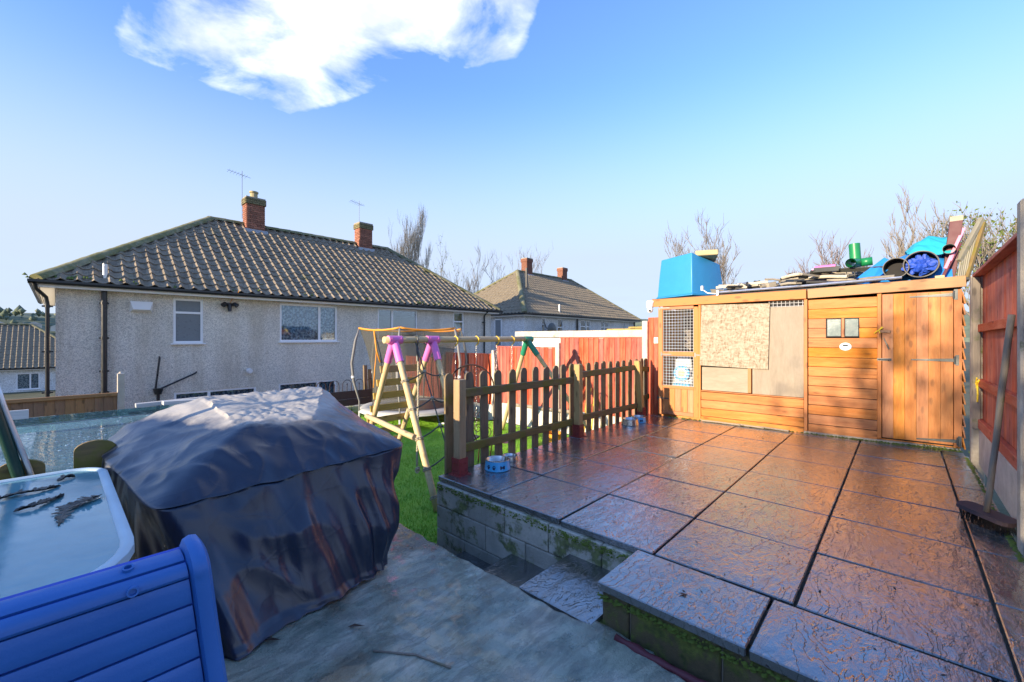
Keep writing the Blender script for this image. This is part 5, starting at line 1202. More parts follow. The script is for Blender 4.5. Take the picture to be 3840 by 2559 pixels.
q = MB(); q.tube([(3.42, 5.05, 1.32), (3.42, 4.95, 1.33), (3.42, 4.94, 1.24), (3.42, 4.97, 1.16)], .012, 6); q.tube([(3.42, 4.95, .98), (3.42, 4.95, 1.17)], .02, 8); q.build('hook', M['hinge'], cr)
cn = thing('climbing_net', 'dark rope climbing net strung between the two front poles', 'climbing net', (3.3, 4.3, 0))
zs_ = [.846, .51, .185, -.137, -.42]; cen = []
for z in zs_:
    t_ = (1.20-z)/(1.20-LZ); cen.append(Vector((3.40-.12*t_+.02, 4.97-1.12*t_, z)))
def sag(a, b2, s=.03, n=8): a = Vector(a); b2 = Vector(b2); return [a.lerp(b2, i/n)-Vector((0, 0, s*4*(i/n)*(1-i/n))) for i in range(n+1)]
top = Vector((3.40, 4.97, 1.24))
rope('upright_rope', [top]+cen+[Vector((3.25, 3.9, LZ))], .009, 'rope_d', cn)
for i, c_ in enumerate(cen):
    la = on(legs[0], c_.z-.10); lb2 = on(legs[2], c_.z-.06)
    rope('cross_rope', sag(la, c_, .02), .009, 'rope_d', cn); rope('cross_rope', sag(c_, lb2, .03), .009, 'rope_d', cn)
    q = MB(); q.lathe([(0, .025), (.02, .018), (.027, 0), (.02, -.018), (0, -.025)], 8, c_); q.build('knot', M['rope'], cn, smooth=True)
    for P3, lg_ in ((la, legs[0]), (lb2, legs[2])):
        dv = (Vector(lg_[1])-Vector(lg_[0])).normalized(); a = dv.orthogonal().normalized(); b3 = dv.cross(a); q = MB()
        for w in range(2): q.tube([P3+dv*(.02*w)+(a*math.cos(t_)+b3*math.sin(t_))*.047 for t_ in np.linspace(0, 6.283, 14)], .008, 5)
        q.build('lashing', M['rope'], cn, smooth=True)
def swing(label, a0, a1, zs, mat, seat='seat'):
    s = thing('swing', label, 'swing', ((a0+a1)/2, 5.0, zs))
    for a in (a0, a1):
        q = MB(); n = int((1.18-zs)/.055)
        for k in range(n):
            z = 1.18-.055*k-.027; hx = k % 2
            pts = [(a+(.010*math.cos(t_) if hx else 0), 5.0+(0 if hx else .010*math.cos(t_)), z+.032*math.sin(t_)) for t_ in np.linspace(0, 6.283, 9)]; q.tube(pts, .0035, 4, caps=False)
        q.build('chain', M['steel'], s, smooth=True)
        q = MB(); q.tube([(a, 5.06, BZ+.02), (a, 5.0, BZ+.055), (a, 4.94, BZ+.02), (a, 4.95, BZ-.05), (a, 5.0, 1.18)], .010, 6); q.build('hanger', M['yellow'], s, smooth=True)
    q = MB(); vs = []; n = 12
    for i in range(n+1):
        u = i/n; x = a0+(a1-a0)*u; z = zs-.05*math.sin(math.pi*u)
        for y, dz in ((-.08, 0), (.08, 0), (.08, -.02), (-.08, -.02)): vs.append((x, 5+y, z+dz))
    q.add(vs, [(4*i+k, 4*i+(k+1) % 4, 4*(i+1)+(k+1) % 4, 4*(i+1)+k) for i in range(n) for k in range(4)]+[(0, 1, 2, 3), (4*n+3, 4*n+2, 4*n+1, 4*n)]); q.build('seat', M[mat], s)
swing('chain swing with pink seat nearer the green bracket', 5.03, 5.41, -.42, 'pink_pale'); swing('chain swing with dark seat nearer the pink brackets', 4.14, 4.57, -.25, 'black')

# ------------------------------------------------------------------ trampoline
TC = Vector((5.75, 8.5, 0)); TR = 1.2
tp = thing('trampoline', 'round trampoline with grey net enclosure and orange edged top behind the swing', 'trampoline', (5.75, 8.5, LZ))
q = MB(); q.lathe([(0, -.30), (.9, -.30)], 40, TC); q.build('jumping_mat', M['black'], tp)
q = MB(); q.lathe([(.88, -.30), (.92, -.27), (1.16, -.27), (1.22, -.31), (1.2, -.36)], 48, TC); q.build('pad', M['mat_grey'], tp, smooth=True)
q = MB(); q.tube([TC+Vector((1.2*math.cos(t_), 1.2*math.sin(t_), -.34)) for t_ in np.linspace(0, 6.283, 40)], .02, 6); q.build('frame', M['galv'], tp, smooth=True)
topz = 1.52; nP = 6; pa = [math.atan2(-.68, -.73)+k*math.pi/3 for k in range(nP)]; tops = []
for k, a_ in enumerate(pa):
    d = Vector((math.cos(a_), math.sin(a_), 0)); b0 = TC+d*1.22; q = MB()
    pts = [b0+Vector((0, 0, LZ)), b0+Vector((0, 0, -.1)), b0+d*.12+Vector((0, 0, .35)), b0+d*.16+Vector((0, 0, .75)), b0+d*.08+Vector((0, 0, 1.25)), b0+Vector((0, 0, topz))]
    q.tube(pts, [.018, .018, .03, .03, .03, .014], 8); q.build('pole', M['grey_pole'], tp, smooth=True); tops.append(pts[-1])
    q = MB(); q.tube([b0+d*.0+Vector((0, 0, LZ+.03)), b0-d*.35+Vector((0, 0, LZ+.03))], .02, 6); q.tube([pts[0], b0+Vector((0, 0, -.32))], .02, 6); q.build('leg', M['galv'], tp)
    q = MB(); q.tube([b0+d*.135+Vector((0, 0, .42)), b0+d*.14+Vector((0, 0, .47))], .036, 8); q.build('clamp', M['white'], tp)
for k in range(nP):
    a, b2 = tops[k], tops[(k+1) % nP]; q = MB(); q.tube(sag(a, b2, .05, 10), .022, 7); q.build('edge_sleeve', M['orange_foam'], tp, smooth=True)
q = MB(); vs = []; rows_ = 10
for k in range(nP*8):
    kk = k//8; f = (k % 8)/8; T_ = tops[kk].lerp(tops[(kk+1) % nP], f)-Vector((0, 0, .2*f*(1-f))); a_ = pa[kk]+f*math.pi/3; B_ = TC+Vector((.93*math.cos(a_), .93*math.sin(a_), -.28))
    for j in range(rows_+1):
        g_ = j/rows_; p_ = T_.lerp(B_, g_); dcen = (p_-TC); dcen.z = 0; p_ = p_-dcen*.10*math.sin(math.pi*min(1, g_*1.0)); vs.append(p_)
n_ = nP*8; q.add(vs, [(k*(rows_+1)+j, ((k+1) % n_)*(rows_+1)+j, ((k+1) % n_)*(rows_+1)+j+1, k*(rows_+1)+j+1) for k in range(n_) for j in range(rows_)]); q.build('net', M['net'], tp, smooth=True)
q = MB(); p_ = tops[5].lerp(tops[0], .55) if False else tops[0].lerp(tops[5], .62); p_ = Vector(p_); q.tube([p_-Vector((0, 0, .04)), p_+Vector((.05, -.02, -.5)), p_+Vector((.12, -.05, -.75))], .018, 6); q.tube([p_+Vector((.05, -.02, -.5)), p_+Vector((.02, .0, -.9)), p_+Vector((.0, .02, -1.3))], .012, 6); q.build('door_edge', M['orange_foam'], tp, smooth=True)

# ------------------------------------------------------------------ iron garden arch
ar = thing('iron_trellis', 'arched wrought iron garden trellis with scrolls standing on the lawn', 'trellis', (3.9, 4.35, LZ))
AC = Vector((4.12, 4.62, 0)); tv = Vector((SA, -CA, 0)); 
def AP(x, z): return AC+tv*x+Vector((0, 0, z))
def arod(pts, r=.009): q = MB(); q.tube([AP(*p) for p in pts], r, 6); return q.build('rod', M['iron'], ar, smooth=True)
arod([(.33*math.cos(t_), .58+.33*math.sin(t_)) for t_ in np.linspace(0, math.pi, 20)], .011)
arod([(-.33, .58), (-.33, -.1), (-.24, LZ)]); arod([(.33, .58), (.33, -.1), (.24, LZ)]); arod([(-.33, .10), (.33, .10)]); arod([(-.33, .52), (0, .60), (.33, .52)], .007)
arod([(0, .9), (-.02, .5), (.04, .1), (-.10, -.3), (-.05, LZ)]); arod([(0, .9), (.05, .5), (-.04, .1), (.12, -.3), (.09, LZ)])
def scroll(cx, cz, r, s=1, ph=0, n=26): arod([(cx+s*r*(1-.8*i/n)*math.cos(ph+i*.33), cz+r*(1-.8*i/n)*math.sin(ph+i*.33)) for i in range(n)], .006)
for s in (-1, 1):
    scroll(s*.08, .82, .07, s); scroll(s*.13, .42, .10, s, 1); scroll(s*.13, .18, .09, s, 2); scroll(s*.22, -.06, .09, s, 4); scroll(s*.10, -.02, .07, s, .5)
yt = thing('toy_ladder', 'yellow plastic toy frame leaning at the red fence behind the pickets', 'toy', (6.8, 4.2, LZ))
for dy in (0, .09, .16): q = MB(); q.tube([(6.75, 4.25+dy, LZ), (6.9, 4.25+dy, .35)], .014, 6); q.build('rail', M['yellow'], yt)
for k in range(3): q = MB(); q.tube([(6.8+.03*k, 4.25, -.4+.22*k), (6.8+.03*k, 4.41, -.4+.22*k)], .01, 6); q.build('rung', M['yellow'], yt)
q = MB(); q.lathe([(0, 0), (.14, 0), (.17, .2), (.155, .2), (.13, .02), (0, .02)], 16, (6.3, 4.75, LZ)); tag(q.build('toy_bucket', M['orange_foam'], smooth=False), 'orange plastic tub on the lawn behind the picket fence', 'tub')

# ------------------------------------------------------------------ dog bowls
def bowl(label, x, y, r, h, outer, fill=True, deco=False):
    t_ = thing('dog_bowl', label, 'dog bowl', (x, y, 0)); q = MB()
    q.lathe([(0, .001), (r*1.0, .001), (r*1.03, .006), (r*.93, h*.96), (r*.95, h)], 48, (x, y, 0)); q.build('bowl_body', outer, t_, autosmooth=40)
    q = MB(); q.lathe([(r*.95, h), (r*.97, h+.004), (r*.93, h+.008), (r*.88, h), (r*.80, h*.35), (0, h*.3)], 48, (x, y, 0)); q.build('bowl_inner', M['steel'], t_, smooth=True)
    if fill:
        q = MB(); q.lathe([(0, h*.62), (r*.3, h*.58), (r*.6, h*.5), (r*.83, h*.48)], 24, (x, y, 0)); q.build('food', M['food'], t_, smooth=True)
    if deco:
        q = MB()
        def dd_(ang, z, rad):
            c = Vector((x+r*1.0*math.cos(ang), y+r*1.0*math.sin(ang), z)); nrm = Vector((math.cos(ang), math.sin(ang), .08)).normalized(); q.tube([c-nrm*.003, c+nrm*.0035], rad, 10)
        base = math.atan2(-y, -x)
        for k, off in enumerate((.75, .28)):
            a_ = base-off; z_ = h*.42; dd_(a_, z_-.006, .011)
            for i, (da, dz) in enumerate(((-.11, .006), (-.04, .018), (.04, .018), (.11, .006))): dd_(a_+da, z_+dz, .0045)
        a_ = base+.40; z_ = h*.45
        for k in range(9): dd_(a_-.11+.0275*k, z_, .006)
        for s in (-1, 1):
            for z2 in (-.008, .008): dd_(a_+s*.125, z_+z2, .0085)
        q.build('paw_print', M['navy'], t_)
    return t_
bowl('light blue dog bowl with paw and bone prints beside the first fence post', 2.985, 2.955, .125, .095, M['bowlblue'], deco=True)
bowl('small plain steel dog bowl just behind the printed blue bowl', 3.28, 3.06, .085, .05, M['steel'])
bowl('large plain steel dog bowl near the leaning fence post', 5.86, 3.0, .125, .085, M['steel'], fill=False)
bowl('blue paw-print dog bowl behind the large steel bowl', 6.13, 3.0, .115, .085, M['bowlblue'], deco=True)

# ------------------------------------------------------------------ push broom / scraper at right
br_ = thing('broom', 'long-handled yard broom standing against the right fence post', 'broom', (4.35, -.42, 0))
hd = Vector((4.36, -.43, .07)); q = MB(); ax = Vector((-.62, -.78, .0)).normalized(); ay = Vector((-ax.y, ax.x, 0)); 
Mx = Matrix((ax, ay, Vector((0, 0, 1)))).transposed().to_4x4()
prof = []
q.box((0, 0, 0), (.30, .15, .028), None); me = q.mesh('head'); b = bmesh.new(); b.from_mesh(me); bmesh.ops.bevel(b, geom=[e for e in b.edges if abs((e.verts[0].co-e.verts[1].co).z) > .01], offset=.05, segments=3, affect='EDGES', profile=.5); b.to_mesh(me); b.free(); me.materials.append(M['maroon'])
me.materials[0] = M['brown_dark']; Mh = Mx.copy(); Mh.translation = hd+Vector((0, 0, .02)); put(bpy.data.objects.new('broom_head', me), Mh @ Matrix.Rotation(.12, 4, 'Y'), br_)
q = MB()
for k in range(260):
    a = random.uniform(-.13, .13); b2 = random.uniform(-.055, .055); p_ = hd+ax*a+ay*b2; q.tube([p_, p_+Vector((random.gauss(0, .012), random.gauss(0, .012), -.068))], .002, 3, caps=False)
tag(q.build('bristles', M['black'], br_), kind='stuff')
hb_ = hd+Vector((.0, 0, .02)); ht = Vector((4.16, -.515, 1.45)); log('broom_handle', hb_, ht, .017, 'post_grey', br_, 10)

# ------------------------------------------------------------------ covered furniture
def ring_poly(C, n):
    # closed loop through 4 corners (same samples per side) softened at the corners
    pts = []
    for k in range(4):
        a, b2 = C[k], C[(k+1) % 4]
        for i in range(n): pts.append(a.lerp(b2, i/n))
    return pts
def smooth_loop(p, it):
    a = np.array([v[:] for v in p])
    for _ in range(it): a = .25*np.roll(a, 1, 0)+.5*a+.25*np.roll(a, -1, 0)
    return a
NS = 130
V3 = Vector
Pl = [V3((.78, 2.98, .75)), V3((1.18, 2.90, .755)), V3((1.62, 3.80, .86)), V3((.74, 3.86, .86))]
Sh = [V3((.32, 2.62, .47)), V3((1.68, 2.55, .555)), V3((1.88, 4.0, .58)), V3((.16, 4.05, .60))]
Ba = [V3((.44, 2.22, -.185)), V3((1.50, 2.46, -.185)), V3((1.66, 4.1, -.185)), V3((.12, 4.1, -.185))]
Lp = smooth_loop(ring_poly(Pl, NS), 60); Ls = smooth_loop(ring_poly(Sh, NS), 90); Lb = smooth_loop(ring_poly(Ba, NS), 420)
Ls2 = Ls.copy(); n4 = NS*4
uu = np.arange(n4)/n4
def n1(u, s, sd): # periodic noise
    return np.array([mnoise.noise((math.cos(2*math.pi*x)*s, math.sin(2*math.pi*x)*s, sd)) for x in u])
fold = np.zeros(n4)
def sab(x): return math.sqrt(x*x+.0016)
cover = MB(); rowsV = []
cenp = Lp.mean(0)
fA, fB, fC, fD = n1(uu, 3.6, 1.), n1(uu, 7.5, 4.), n1(uu, 5, 8.), n1(uu, 14, 12.)
def outward(L):
    t_ = np.roll(L, -1, 0)-np.roll(L, 1, 0); o = np.stack([t_[:, 1], -t_[:, 0], np.zeros(len(L))], 1); o /= np.linalg.norm(o, axis=1)[:, None]+1e-9; return o
# top cap
for r_ in np.linspace(0.02, 1, 26):
    ring = cenp+(Lp-cenp)*r_; z = np.array([.018*mnoise.noise((x*4, y*4, 0))+.020*sab(mnoise.noise((x*9+y*3, y*7, 4)))-.012*(1-r_)+.012*sab(mnoise.noise((x*19, y*16, 2))) for x, y in ring[:, :2]]); rg = ring.copy(); rg[:, 2] += z*min(1, 1.4-.4*r_); rowsV.append(rg)
NV1 = 46
for k in range(1, NV1+1):
    v = k/NV1; base = Lp*(1-v)+Ls*v; o = outward(Ls)
    bulge = .02*math.sin(math.pi*v)
    wr1 = np.array([mnoise.noise((x*1.7+z*2.0, y*1.7-z*1.5, 2)) for x, y, z in base])*.03
    wr2 = .012-np.array([sab(mnoise.noise((x*4.2-z*2.0+y*1.5, y*1.6+z*2.5, 6))) for x, y, z in base])*.050
    wr3 = .004-np.array([sab(mnoise.noise((x*9+y*4, y*5, z*5+9))) for x, y, z in base])*.022
    d = bulge+(wr1+wr2+wr3)*min(1, .45+v) ; 
    rr2 = base+o*d[:, None]*.75; rr2[:, 2] += d*.7-.0*v; rowsV.append(rr2)
last = rowsV[-1].copy(); o = outward(Ls)
lip = last.copy()-np.array([0, 0, .008]); lip += o*.004; rowsV.append(lip); lip2 = last-o*.012-np.array([0, 0, .014]); rowsV.append(lip2)
NV2 = 90
ob = outward(Lb)
phase = fC*.9
for k in range(1, NV2+1):
    v = k/NV2; e = v**1.15; base = lip2*(1-e)+Lb*e; base[:, 2] = lip2[:, 2]*(1-v)+(-.185)*v
    # folds drifting sideways as they fall
    us = uu-.050*v+.018*v*np.sin(2*math.pi*uu*3+1); xp = np.arange(n4+1)
    f1 = np.interp((us % 1)*n4, xp, np.append(fA, fA[0])); f2 = np.interp(((us+.02*v) % 1)*n4, xp, np.append(fB, fB[0])); f3 = np.interp((us % 1)*n4, xp, np.append(fD, fD[0]))
    ridge = 1-np.sqrt(f1*f1+.006)*2.6; ridge2 = 1-np.sqrt(f2*f2+.006)*2.6
    amp = .085*min(1, v*1.5+.08)*(1-.30*max(0, v-.75)/.25)
    d = amp*(ridge*.75+ridge2*.35)-.03*v+.012*f3*min(1, v*3)
    cr_ = .012-np.array([sab(mnoise.noise((x*3.4+z*1.5, y*3.4, z*2.6+3))) for x, y, z in base])*.060+np.array([mnoise.noise((x*2.4, y*2.4, z*2.0+11)) for x, y, z in base])*.05*math.sin(math.pi*min(1, v*1.05))
    rr2 = base+ob*(d+cr_*(.9 if v < .97 else .4))[:, None]
    if v > .93: rr2 += ob*((v-.93)/.07*.018)
    rr2[:, 2] += .02*np.sin(2*math.pi*uu*3)*math.sin(math.pi*v)*.5
    rr2[:, 2] = np.maximum(rr2[:, 2], -.183)
    if k == NV2: rr2[:, 2] = -.183+.012*np.abs(f2)*2
    rowsV.append(rr2)
allv = np.concatenate(rowsV); nr = len(rowsV)
idx = np.arange(n4); fs = []
for i in range(nr-1):
    a = i*n4+idx; b2 = i*n4+(idx+1) % n4; fs += np.stack([a, b2, b2+n4, a+n4], 1).tolist()
fs.append(list(range(n4)))
cover.v = [tuple(p) for p in allv.tolist()]; cover.f = [tuple(f) for f in fs]
cv = thing('furniture_cover', 'creased dark cover draped over garden furniture in the foreground', 'furniture cover', (1.0, 3.1, -.19))
cme = bpy.data.meshes.new('cover_fabric'); cme.from_pydata(cover.v, [], cover.f); bmm = bmesh.new(); bmm.from_mesh(cme); bmesh.ops.recalc_face_normals(bmm, faces=bmm.faces); bmm.to_mesh(cme); bmm.free()
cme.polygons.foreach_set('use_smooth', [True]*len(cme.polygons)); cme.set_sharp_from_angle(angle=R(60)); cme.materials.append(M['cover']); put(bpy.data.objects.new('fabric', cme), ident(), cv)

# ------------------------------------------------------------------ table, chair and left foreground
TZ = .53
tb = thing('garden_table', 'large frosted glass garden table with rounded rim at the left edge', 'table', (-.6, 2.75, -.19))
def rrect(x0, x1, y0, y1, r, n=8):
    out = []; R0 = r; r2 = r+.22
    for cx, cy, a0, r in ((x1-r, y1-r, 0, R0), (x0+r, y1-r, 90, R0), (x0+r2, y0+r2, 180, r2), (x1-r2, y0+r2, 270, r2)):
        out += [(cx+r*math.cos(R(a0+90*i/n)), cy+r*math.sin(R(a0+90*i/n))) for i in range(n+1)]
    return out
X0t, X1t, Y0t, Y1t = -1.55, .205, 1.80, 3.56
inn = rrect(X0t+.03, X1t-.03, Y0t+.03, Y1t-.03, .13)
q = MB(); q.prism(inn, TZ-.012, TZ-.002, 'z'); q.build('tabletop', M['glass_top'], tb)
q = MB(); path = rrect(X0t+.017, X1t-.017, Y0t+.017, Y1t-.017, .145, 8); nP_ = len(path); vs = []; prof = [(-.022, -.03), (-.022, .0), (-.012, .008), (.006, .008), (.018, 0), (.02, -.03), (.0, -.045)]
for i in range(nP_):
    p0 = Vector(path[i-1]); p1 = Vector(path[(i+1) % nP_]); t_ = (p1-p0).normalized(); o = Vector((t_.y, -t_.x))
    for a, z in prof: vs.append((path[i][0]+o.x*a, path[i][1]+o.y*a, TZ+z))
m_ = len(prof); q.add(vs, [(i*m_+k, i*m_+(k+1) % m_, ((i+1) % nP_)*m_+(k+1) % m_, ((i+1) % nP_)*m_+k) for i in range(nP_) for k in range(m_)]); q.build('rim', M['table_frame'], tb, autosmooth=40)
for x, y in ((X0t+.2, Y0t+.2), (X1t-.2, Y0t+.2), (X0t+.12, Y1t-.12), (X1t-.12, Y1t-.12)): q = MB(); q.tube([(x, y, TZ-.03), (x, y, -.19)], .02, 10); q.build('leg', M['table_frame'], tb, smooth=True)
def frond(label, pts, w, name='dead_leaf'):
    # pinnate dried leaf lying on the table: midrib tube plus ragged leaflets
    q = MB(); P_ = [Vector((p[0], p[1], TZ+.006+.006*math.sin(i*1.7))) for i, p in enumerate(pts)]; q.tube(P_, .003, 5); rr3 = random.Random(len(label))
    n = 34
    for i in range(n):
        f = i/(n-1); k = f*(len(P_)-1); j = min(int(k), len(P_)-2); c = P_[j].lerp(P_[j+1], k-j); d = (P_[j+1]-P_[j]).normalized(); s = Vector((-d.y, d.x, 0)); ww = w*math.sin(math.pi*min(1, f*.9+.12))**.6
        for sg in (-1, 1):
            L = ww*rr3.uniform(.6, 1.1); e = c+s*sg*L+d*L*.5+Vector((0, 0, rr3.uniform(.001, .012))); q.add([c-d*.006, c+d*.01, e+d*.006, e-d*.004], [(0, 1, 2, 3)]); q.add([c-d*.006+Vector((0, 0, -.002)), c+d*.01+Vector((0, 0, -.002)), e+d*.006+Vector((0, 0, -.002)), e-d*.004+Vector((0, 0, -.002))], [(3, 2, 1, 0)])
    return tag(q.build(name, M['leaf_dark']), label, 'leaf')
def tz(x, y): p = onZ(x*1.632, y*1.632, TZ); return (p.x, p.y)
frond('long dark dried leaf reaching the left picture edge on the table', [tz(-20, 1155), tz(40, 1140), tz(100, 1128), tz(135, 1118)], .03)
frond('slim dried leaf lying in the middle of the table glass', [tz(35, 1178), tz(80, 1168), tz(120, 1150), tz(145, 1138)], .026)
frond('largest dark ragged leaf nearest the table rim', [tz(228, 1142), tz(190, 1158), tz(150, 1172), tz(135, 1208)], .045)
frond('small curled leaf near the far edge of the table', [tz(135, 1108), tz(152, 1100), tz(168, 1098)], .02)
# rounded palings behind the table
pg = thing('paling_row', 'row of round-topped mossy boards just behind the glass table', 'fence', (-.2, 3.72, .2))
for k, (x, w) in enumerate(((-1.0, .17), (-.69, .17), (-.38, .17), (.0 - .135, .19), (.17, .19))):
    n = 10; ht_ = .60 if k < 4 else .66; poly = [(-w/2, -.5), (w/2, -.5)]+[(w/2*math.cos(a), ht_-w*.30+w*.30*math.sin(a)) for a in np.linspace(0, math.pi, n+1)]
    if k < 3: continue
    q = MB(); q.prism([(x+u, v) for u, v in poly], 3.70, 3.73, 'y'); recenter(q.build('paling', M['rail_moss'], pg))
# wet clear roof sheet
wr_ = thing('lean_to_roof', 'low wet clear plastic lean-to roof covered in water drops behind the table', 'lean-to roof', (-.5, 6, -.6))
RS = (.02, .10)
def rsz(y): return .02+(y-4.3)*.034
q = MB(); x0r, x1r, y0r, y1r = -4.2, 1.9, 4.15, 8.3
nxr, nyr = 80, 60
for i in range(nxr+1):
    for j in range(nyr+1):
        x = x0r+(x1r-x0r)*i/nxr; y = y0r+(y1r-y0r)*j/nyr; q.v.append((x, y, rsz(y)+.006*mnoise.noise((x*1.2, y*1.2, 0))))
for i in range(nxr):
    for j in range(nyr): a = i*(nyr+1)+j; q.f.append((a, a+nyr+1, a+nyr+2, a+1))
wo2 = q.build('roof_sheet', M['wetroof'], wr_, smooth=True); sm_ = wo2.modifiers.new('s', 'SOLIDIFY'); sm_.thickness = .01
drp = MB()
rd = random.Random(3)
for k in range(2600):
    x = rd.uniform(-3.2, 1.9); y = rd.uniform(4.2, 8.25); r_ = rd.uniform(.004, .016)*(1.5 if rd.random() < .12 else 1); c = Vector((x, y, rsz(y)+.005)); n = 6; e_ = rd.uniform(.7, 1.6)
    vs = [c+Vector((r_*e_*math.cos(t_), r_*math.sin(t_), 0)) for t_ in np.linspace(0, 6.283, n+1)[:-1]]+[c+Vector((r_*.6*e_*math.cos(t_), r_*.6*math.sin(t_), r_*.32)) for t_ in np.linspace(0, 6.283, n+1)[:-1]]+[c+Vector((0, 0, r_*.42))]
    drp.add(vs, [(i, (i+1) % n, n+(i+1) % n, n+i) for i in range(n)]+[(n+i, n+(i+1) % n, 2*n) for i in range(n)])
M['water'] = plain('water_bead', (.30, .42, .48), .04, var=0, bst=0, Specular_IOR_Level=1.)
tag(drp.build('water_drops', M['water'], wr_, smooth=True), kind='stuff')
q = MB(); q.box(((x0r+x1r)/2, y1r+.01, rsz(y1r)+.055), (x1r-x0r, .012, .11)); q.build('edge_upstand', M['pane_edge'], wr_)
q = MB(); q.box(((x0r+x1r)/2, y1r-.0, rsz(y1r)+.008), (x1r-x0r, .03, .008)); q.build('edge_trim', M['alu'], wr_)
for k in range(4): board('support_post', (x0r+.3+1.85*k, y1r-.15, -1.6), (x0r+.3+1.85*k, y1r-.15, rsz(y1r)-.03), .07, .07, (1, 0, 0), M['post_grey'], wr_); board('support_post', (x0r+.3+1.85*k, y0r+.2, -.7), (x0r+.3+1.85*k, y0r+.2, rsz(y0r)-.03), .07, .07, (1, 0, 0), M['post_grey'], wr_)
o = board('plank', onB(0, 1562, 7.8)+Vector((-.8, 0, 0)), onB(108, 1553, 7.8), .11, .04, (0, 0, 1), M['white_wood']); tag(o, 'bleached blue-white plank end at the far left of the wet roof', 'plank')
o = board('plank', onB(508, 1522, 8.0), onB(700, 1500, 8.0)+Vector((.3, 0, 0)), .055, .11, (0, 0, 1), M['white_wood']); tag(o, 'long bleached plank lying past the left side of the dark cover', 'plank')
o = board('plank', onB(610, 1512, 7.6), onB(740, 1506, 7.6)+Vector((.3, 0, 0)), .05, .16, (0, 0, 1), M['white_wood']); tag(o, 'second bleached plank overlapping the long one behind the cover', 'plank')
# leaning pole
q = MB(); pL = onB(62, 1765, 3.66); pU = onB(-18, 1530, 3.66); d = (pU-pL).normalized(); q.tube([pL-d*.8, pL, pU, pU+d*.5], .026, 14); tag(q.build('metal_pole', M['green_pole'], smooth=True), 'dark green metal pole leaning behind the far edge of the glass table', 'pole')
q = MB(); q.tube([pL-d*.8+Vector((.05, 0, 0)), pL+Vector((.045, 0, 0)), pU+Vector((.03, 0, 0)), pU+d*.5+Vector((.03, 0, 0))], .014, 10); tag(q.build('metal_pole', M['alu'], smooth=True), 'thin silver pole beside the dark green one at the left edge', 'pole')

# chair back with horizontal slats
ch = thing('garden_chair', 'blue plastic slatted garden chair back pushed against the table', 'chair', (.0, 1.5, -.19))
# profile of the back (y outward from viewer, z): rolled-over top
def cprof(v):
    # v 0 top roll .. 1 bottom ; returns (y,z)
    if v < .14:
        a = v/.14*math.pi*.55; return (1.60-.055*math.sin(a)*1.6+.0, .668-.055*(1-math.cos(a)))
    f = (v-.14)/.86; return (1.515-.10*f+.02*math.sin(f*math.pi), .608-.60*f)
edges_ = [0, .07, .15, .26, .37, .48, .59, .70, .81, .92, 1.0]
xl, xr = -.72, .262
def xs_(v): return .252+.068*v
for i in range(len(edges_)-1):
    v0, v1 = edges_[i]+.0, edges_[i+1]-.010
    q = MB(); n = 5; vs = []
    for k in range(n+1):
        v = v0+(v1-v0)*k/n; y, z = cprof(v); y2, z2 = cprof(v+.01); t_ = Vector((y2-y, z2-z)).normalized(); nn = Vector((t_.y, -t_.x))
        e = .004 if k in (0, n) else 0.
        if nn.x > 0: nn = -nn
        for x in (xl, xs_(v)): vs.append((x, y-nn.x*e, z-nn.y*e)); 
        for x in (xl, xs_(v)): vs.append((x, y-nn.x*.016, z-nn.y*.016))
    fs = []
    for k in range(n): a = 4*k; fs += [(a, a+1, a+5, a+4), (a+2, a+6, a+7, a+3), (a, a+4, a+6, a+2), (a+1, a+3, a+7, a+5)]
    fs += [(0, 2, 3, 1), (4*n, 4*n+1, 4*n+3, 4*n+2)]; q.add(vs, fs); q.build('slat', M['chair'], ch, autosmooth=35)
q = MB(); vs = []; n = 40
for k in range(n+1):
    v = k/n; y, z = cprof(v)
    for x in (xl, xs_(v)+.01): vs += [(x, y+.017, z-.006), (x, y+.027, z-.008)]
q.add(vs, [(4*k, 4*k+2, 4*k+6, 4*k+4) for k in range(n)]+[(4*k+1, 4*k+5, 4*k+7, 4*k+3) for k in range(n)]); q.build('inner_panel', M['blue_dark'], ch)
for sgn, nm in ((1, 'right'),):
    q = MB(); vs = []; n = 44; prof = [(-.0, .0), (.006, -.018), (.022, -.026), (.040, -.022), (.050, -.006), (.050, .03), (.0, .03)]
    for k in range(n+1):
        v = -.02+1.02*k/n; vv_ = max(v, 0); y, z = cprof(vv_); y2, z2 = cprof(vv_+.01); t_ = Vector((y2-y, z2-z)).normalized(); nn = Vector((t_.y, -t_.x))
        if nn.x < 0: nn = -nn     # pointing away from viewer (+y)
        if v < 0: y += .015
        for a, d_ in prof: vs.append((xs_(vv_)+.004+a, y+nn.x*d_, z+nn.y*d_))
    m_ = len(prof); q.add(vs, [(k*m_+j, k*m_+(j+1) % m_, (k+1)*m_+(j+1) % m_, (k+1)*m_+j) for k in range(n) for j in range(m_)]+[tuple(range(m_)), tuple(range(n*m_, (n+1)*m_))]); q.build('side_frame', M['chair'], ch, autosmooth=40)
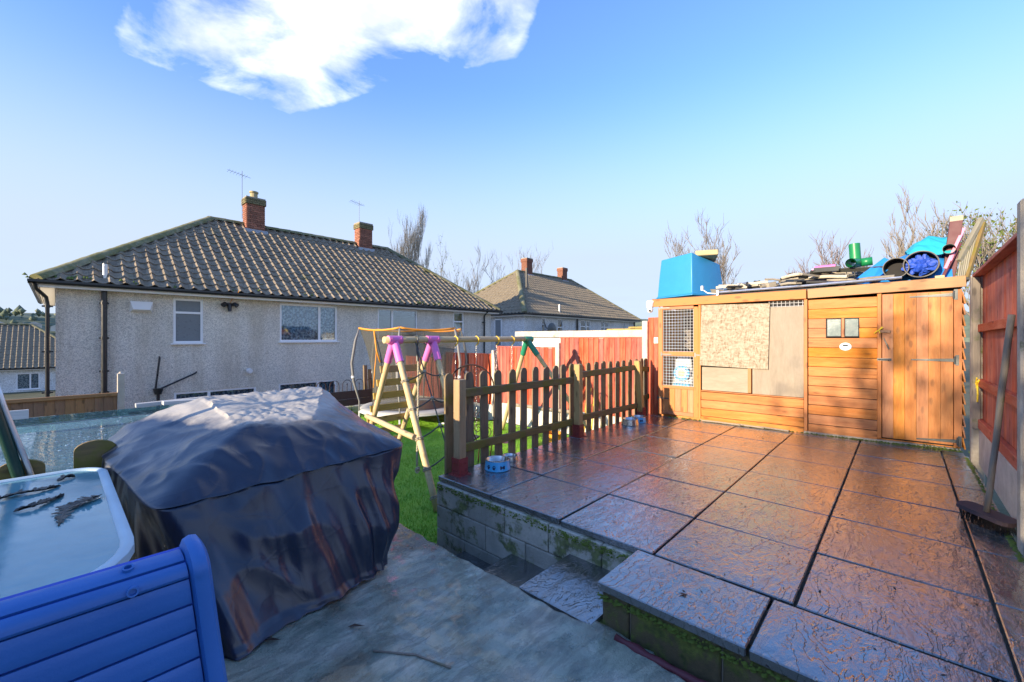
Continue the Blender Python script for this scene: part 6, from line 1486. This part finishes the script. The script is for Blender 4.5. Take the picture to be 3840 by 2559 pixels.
for v, x in ((.035, .135), (.115, .14)):
    y, z = cprof(v); q = MB(); y2, z2 = cprof(v+.01); t_ = Vector((y2-y, z2-z)).normalized(); nn = Vector((t_.y, -t_.x)); 
    if nn.x > 0: nn = -nn
    c = Vector((x, y, z)); d3 = Vector((0, nn.x, nn.y)); a = Vector((1, 0, 0)); b3 = d3.cross(a); vs = []; n = 18
    for rr, h in ((.013, -.004), (.013, .009), (.0085, .009), (.0085, .0)): vs += [c+d3*h+(a*math.cos(k*2*math.pi/n)+b3*math.sin(k*2*math.pi/n))*rr for k in range(n)]
    q.add(vs, [(i*n+k, i*n+(k+1) % n, (i+1)*n+(k+1) % n, (i+1)*n+k) for i in range(3) for k in range(n)]+[tuple(range(3*n, 4*n))]); q.build('screw_boss', M['chair'], ch, autosmooth=40)
q = MB(); q.box((-.25, 1.75, .22), (.9, .45, .03)); q.build('seat', M['chair'], ch)
for x in (-.66, .2):
    for y in (1.56, 1.95): q = MB(); q.tube([(x, y, .22), (x, y, -.19)], .02, 8); q.build('leg', M['chair'], ch, smooth=True)

# ------------------------------------------------------------------ fallen leaves and bits
lv = [(2612, 2035, 'slab'), (2570, 2236, 'slab'), (3075, 2222, 'slab'), (2560, 2230, 'slab'), (2860, 1640, 's'), (2440, 1665, 's'), (2480, 1680, 's'), (1875, 1930, 's'), (3355, 2210, 's'), (3300, 1860, 's')]
k = 0
for x, y, _ in lv:
    p = onZ(x, y, .003); q = MB(); s = random.uniform(.012, .026); a_ = random.random()*6.28; d = Vector((math.cos(a_), math.sin(a_), 0)); e = Vector((-d.y, d.x, 0))
    q.add([p-d*s, p-d*s*.2+e*s*.45+Vector((0, 0, .004)), p+d*s*1.1+Vector((0, 0, .008)), p-d*s*.1-e*s*.5+Vector((0, 0, .003)), p+Vector((0, 0, .001))], [(0, 1, 4), (1, 2, 4), (2, 3, 4), (3, 0, 4)])
    tag(q.build('fallen_leaf', M['leaf']), 'small dead brown leaf fallen on the wet paving', 'leaf', group='dead leaves on the paving')
for (x, y), lab in (((1335, 2352), 'dark pointed leaf lying on the wet concrete floor'), ((1020, 2410), 'brown dead leaf at the hem of the dark cover')):
    p = onZ(x, y, -.19); p.z = conc_z(p.x, p.y)+.004; q = MB(); s = .045; d = Vector((.6, -.8, 0)); e = Vector((-d.y, d.x, 0))
    q.add([p-d*s, p-d*s*.3+e*s*.28+Vector((0, 0, .01)), p+d*s*1.1+Vector((0, 0, .012)), p-d*s*.2-e*s*.28+Vector((0, 0, .012)), p+Vector((0, 0, .004))], [(0, 1, 4), (1, 2, 4), (2, 3, 4), (3, 0, 4)]); tag(q.build('fallen_leaf', M['leaf']), lab, 'leaf')
p0 = onZ(1400, 2440, -.19); p1 = onZ(1560, 2455, -.19); p2 = onZ(1690, 2500, -.19); q = MB(); q.tube([Vector((p.x, p.y, conc_z(p.x, p.y)+.004)) for p in (p0, p1, p2)], .005, 6); tag(q.build('stick', M['post_grey'], smooth=True), 'thin grey twig lying on the wet concrete near the camera', 'stick')
tw3 = MB()
for k in range(420):
    x = random.uniform(2.0, 6.7); y = random.uniform(-.5, 3.1); a_ = random.random()*6.28; s = random.uniform(.003, .011); p = Vector((x, y, .003)); d = Vector((math.cos(a_), math.sin(a_), 0)); e = Vector((-d.y, d.x, 0))
    tw3.add([p-d*s, p+e*s*.35, p+d*s, p-e*s*.35, p+Vector((0, 0, s*.4))], [(0, 1, 4), (1, 2, 4), (2, 3, 4), (3, 0, 4)])
tag(tw3.build('grit', M['leaf']), 'scattered dark grit and leaf crumbs on the wet paving', 'grit', kind='stuff')
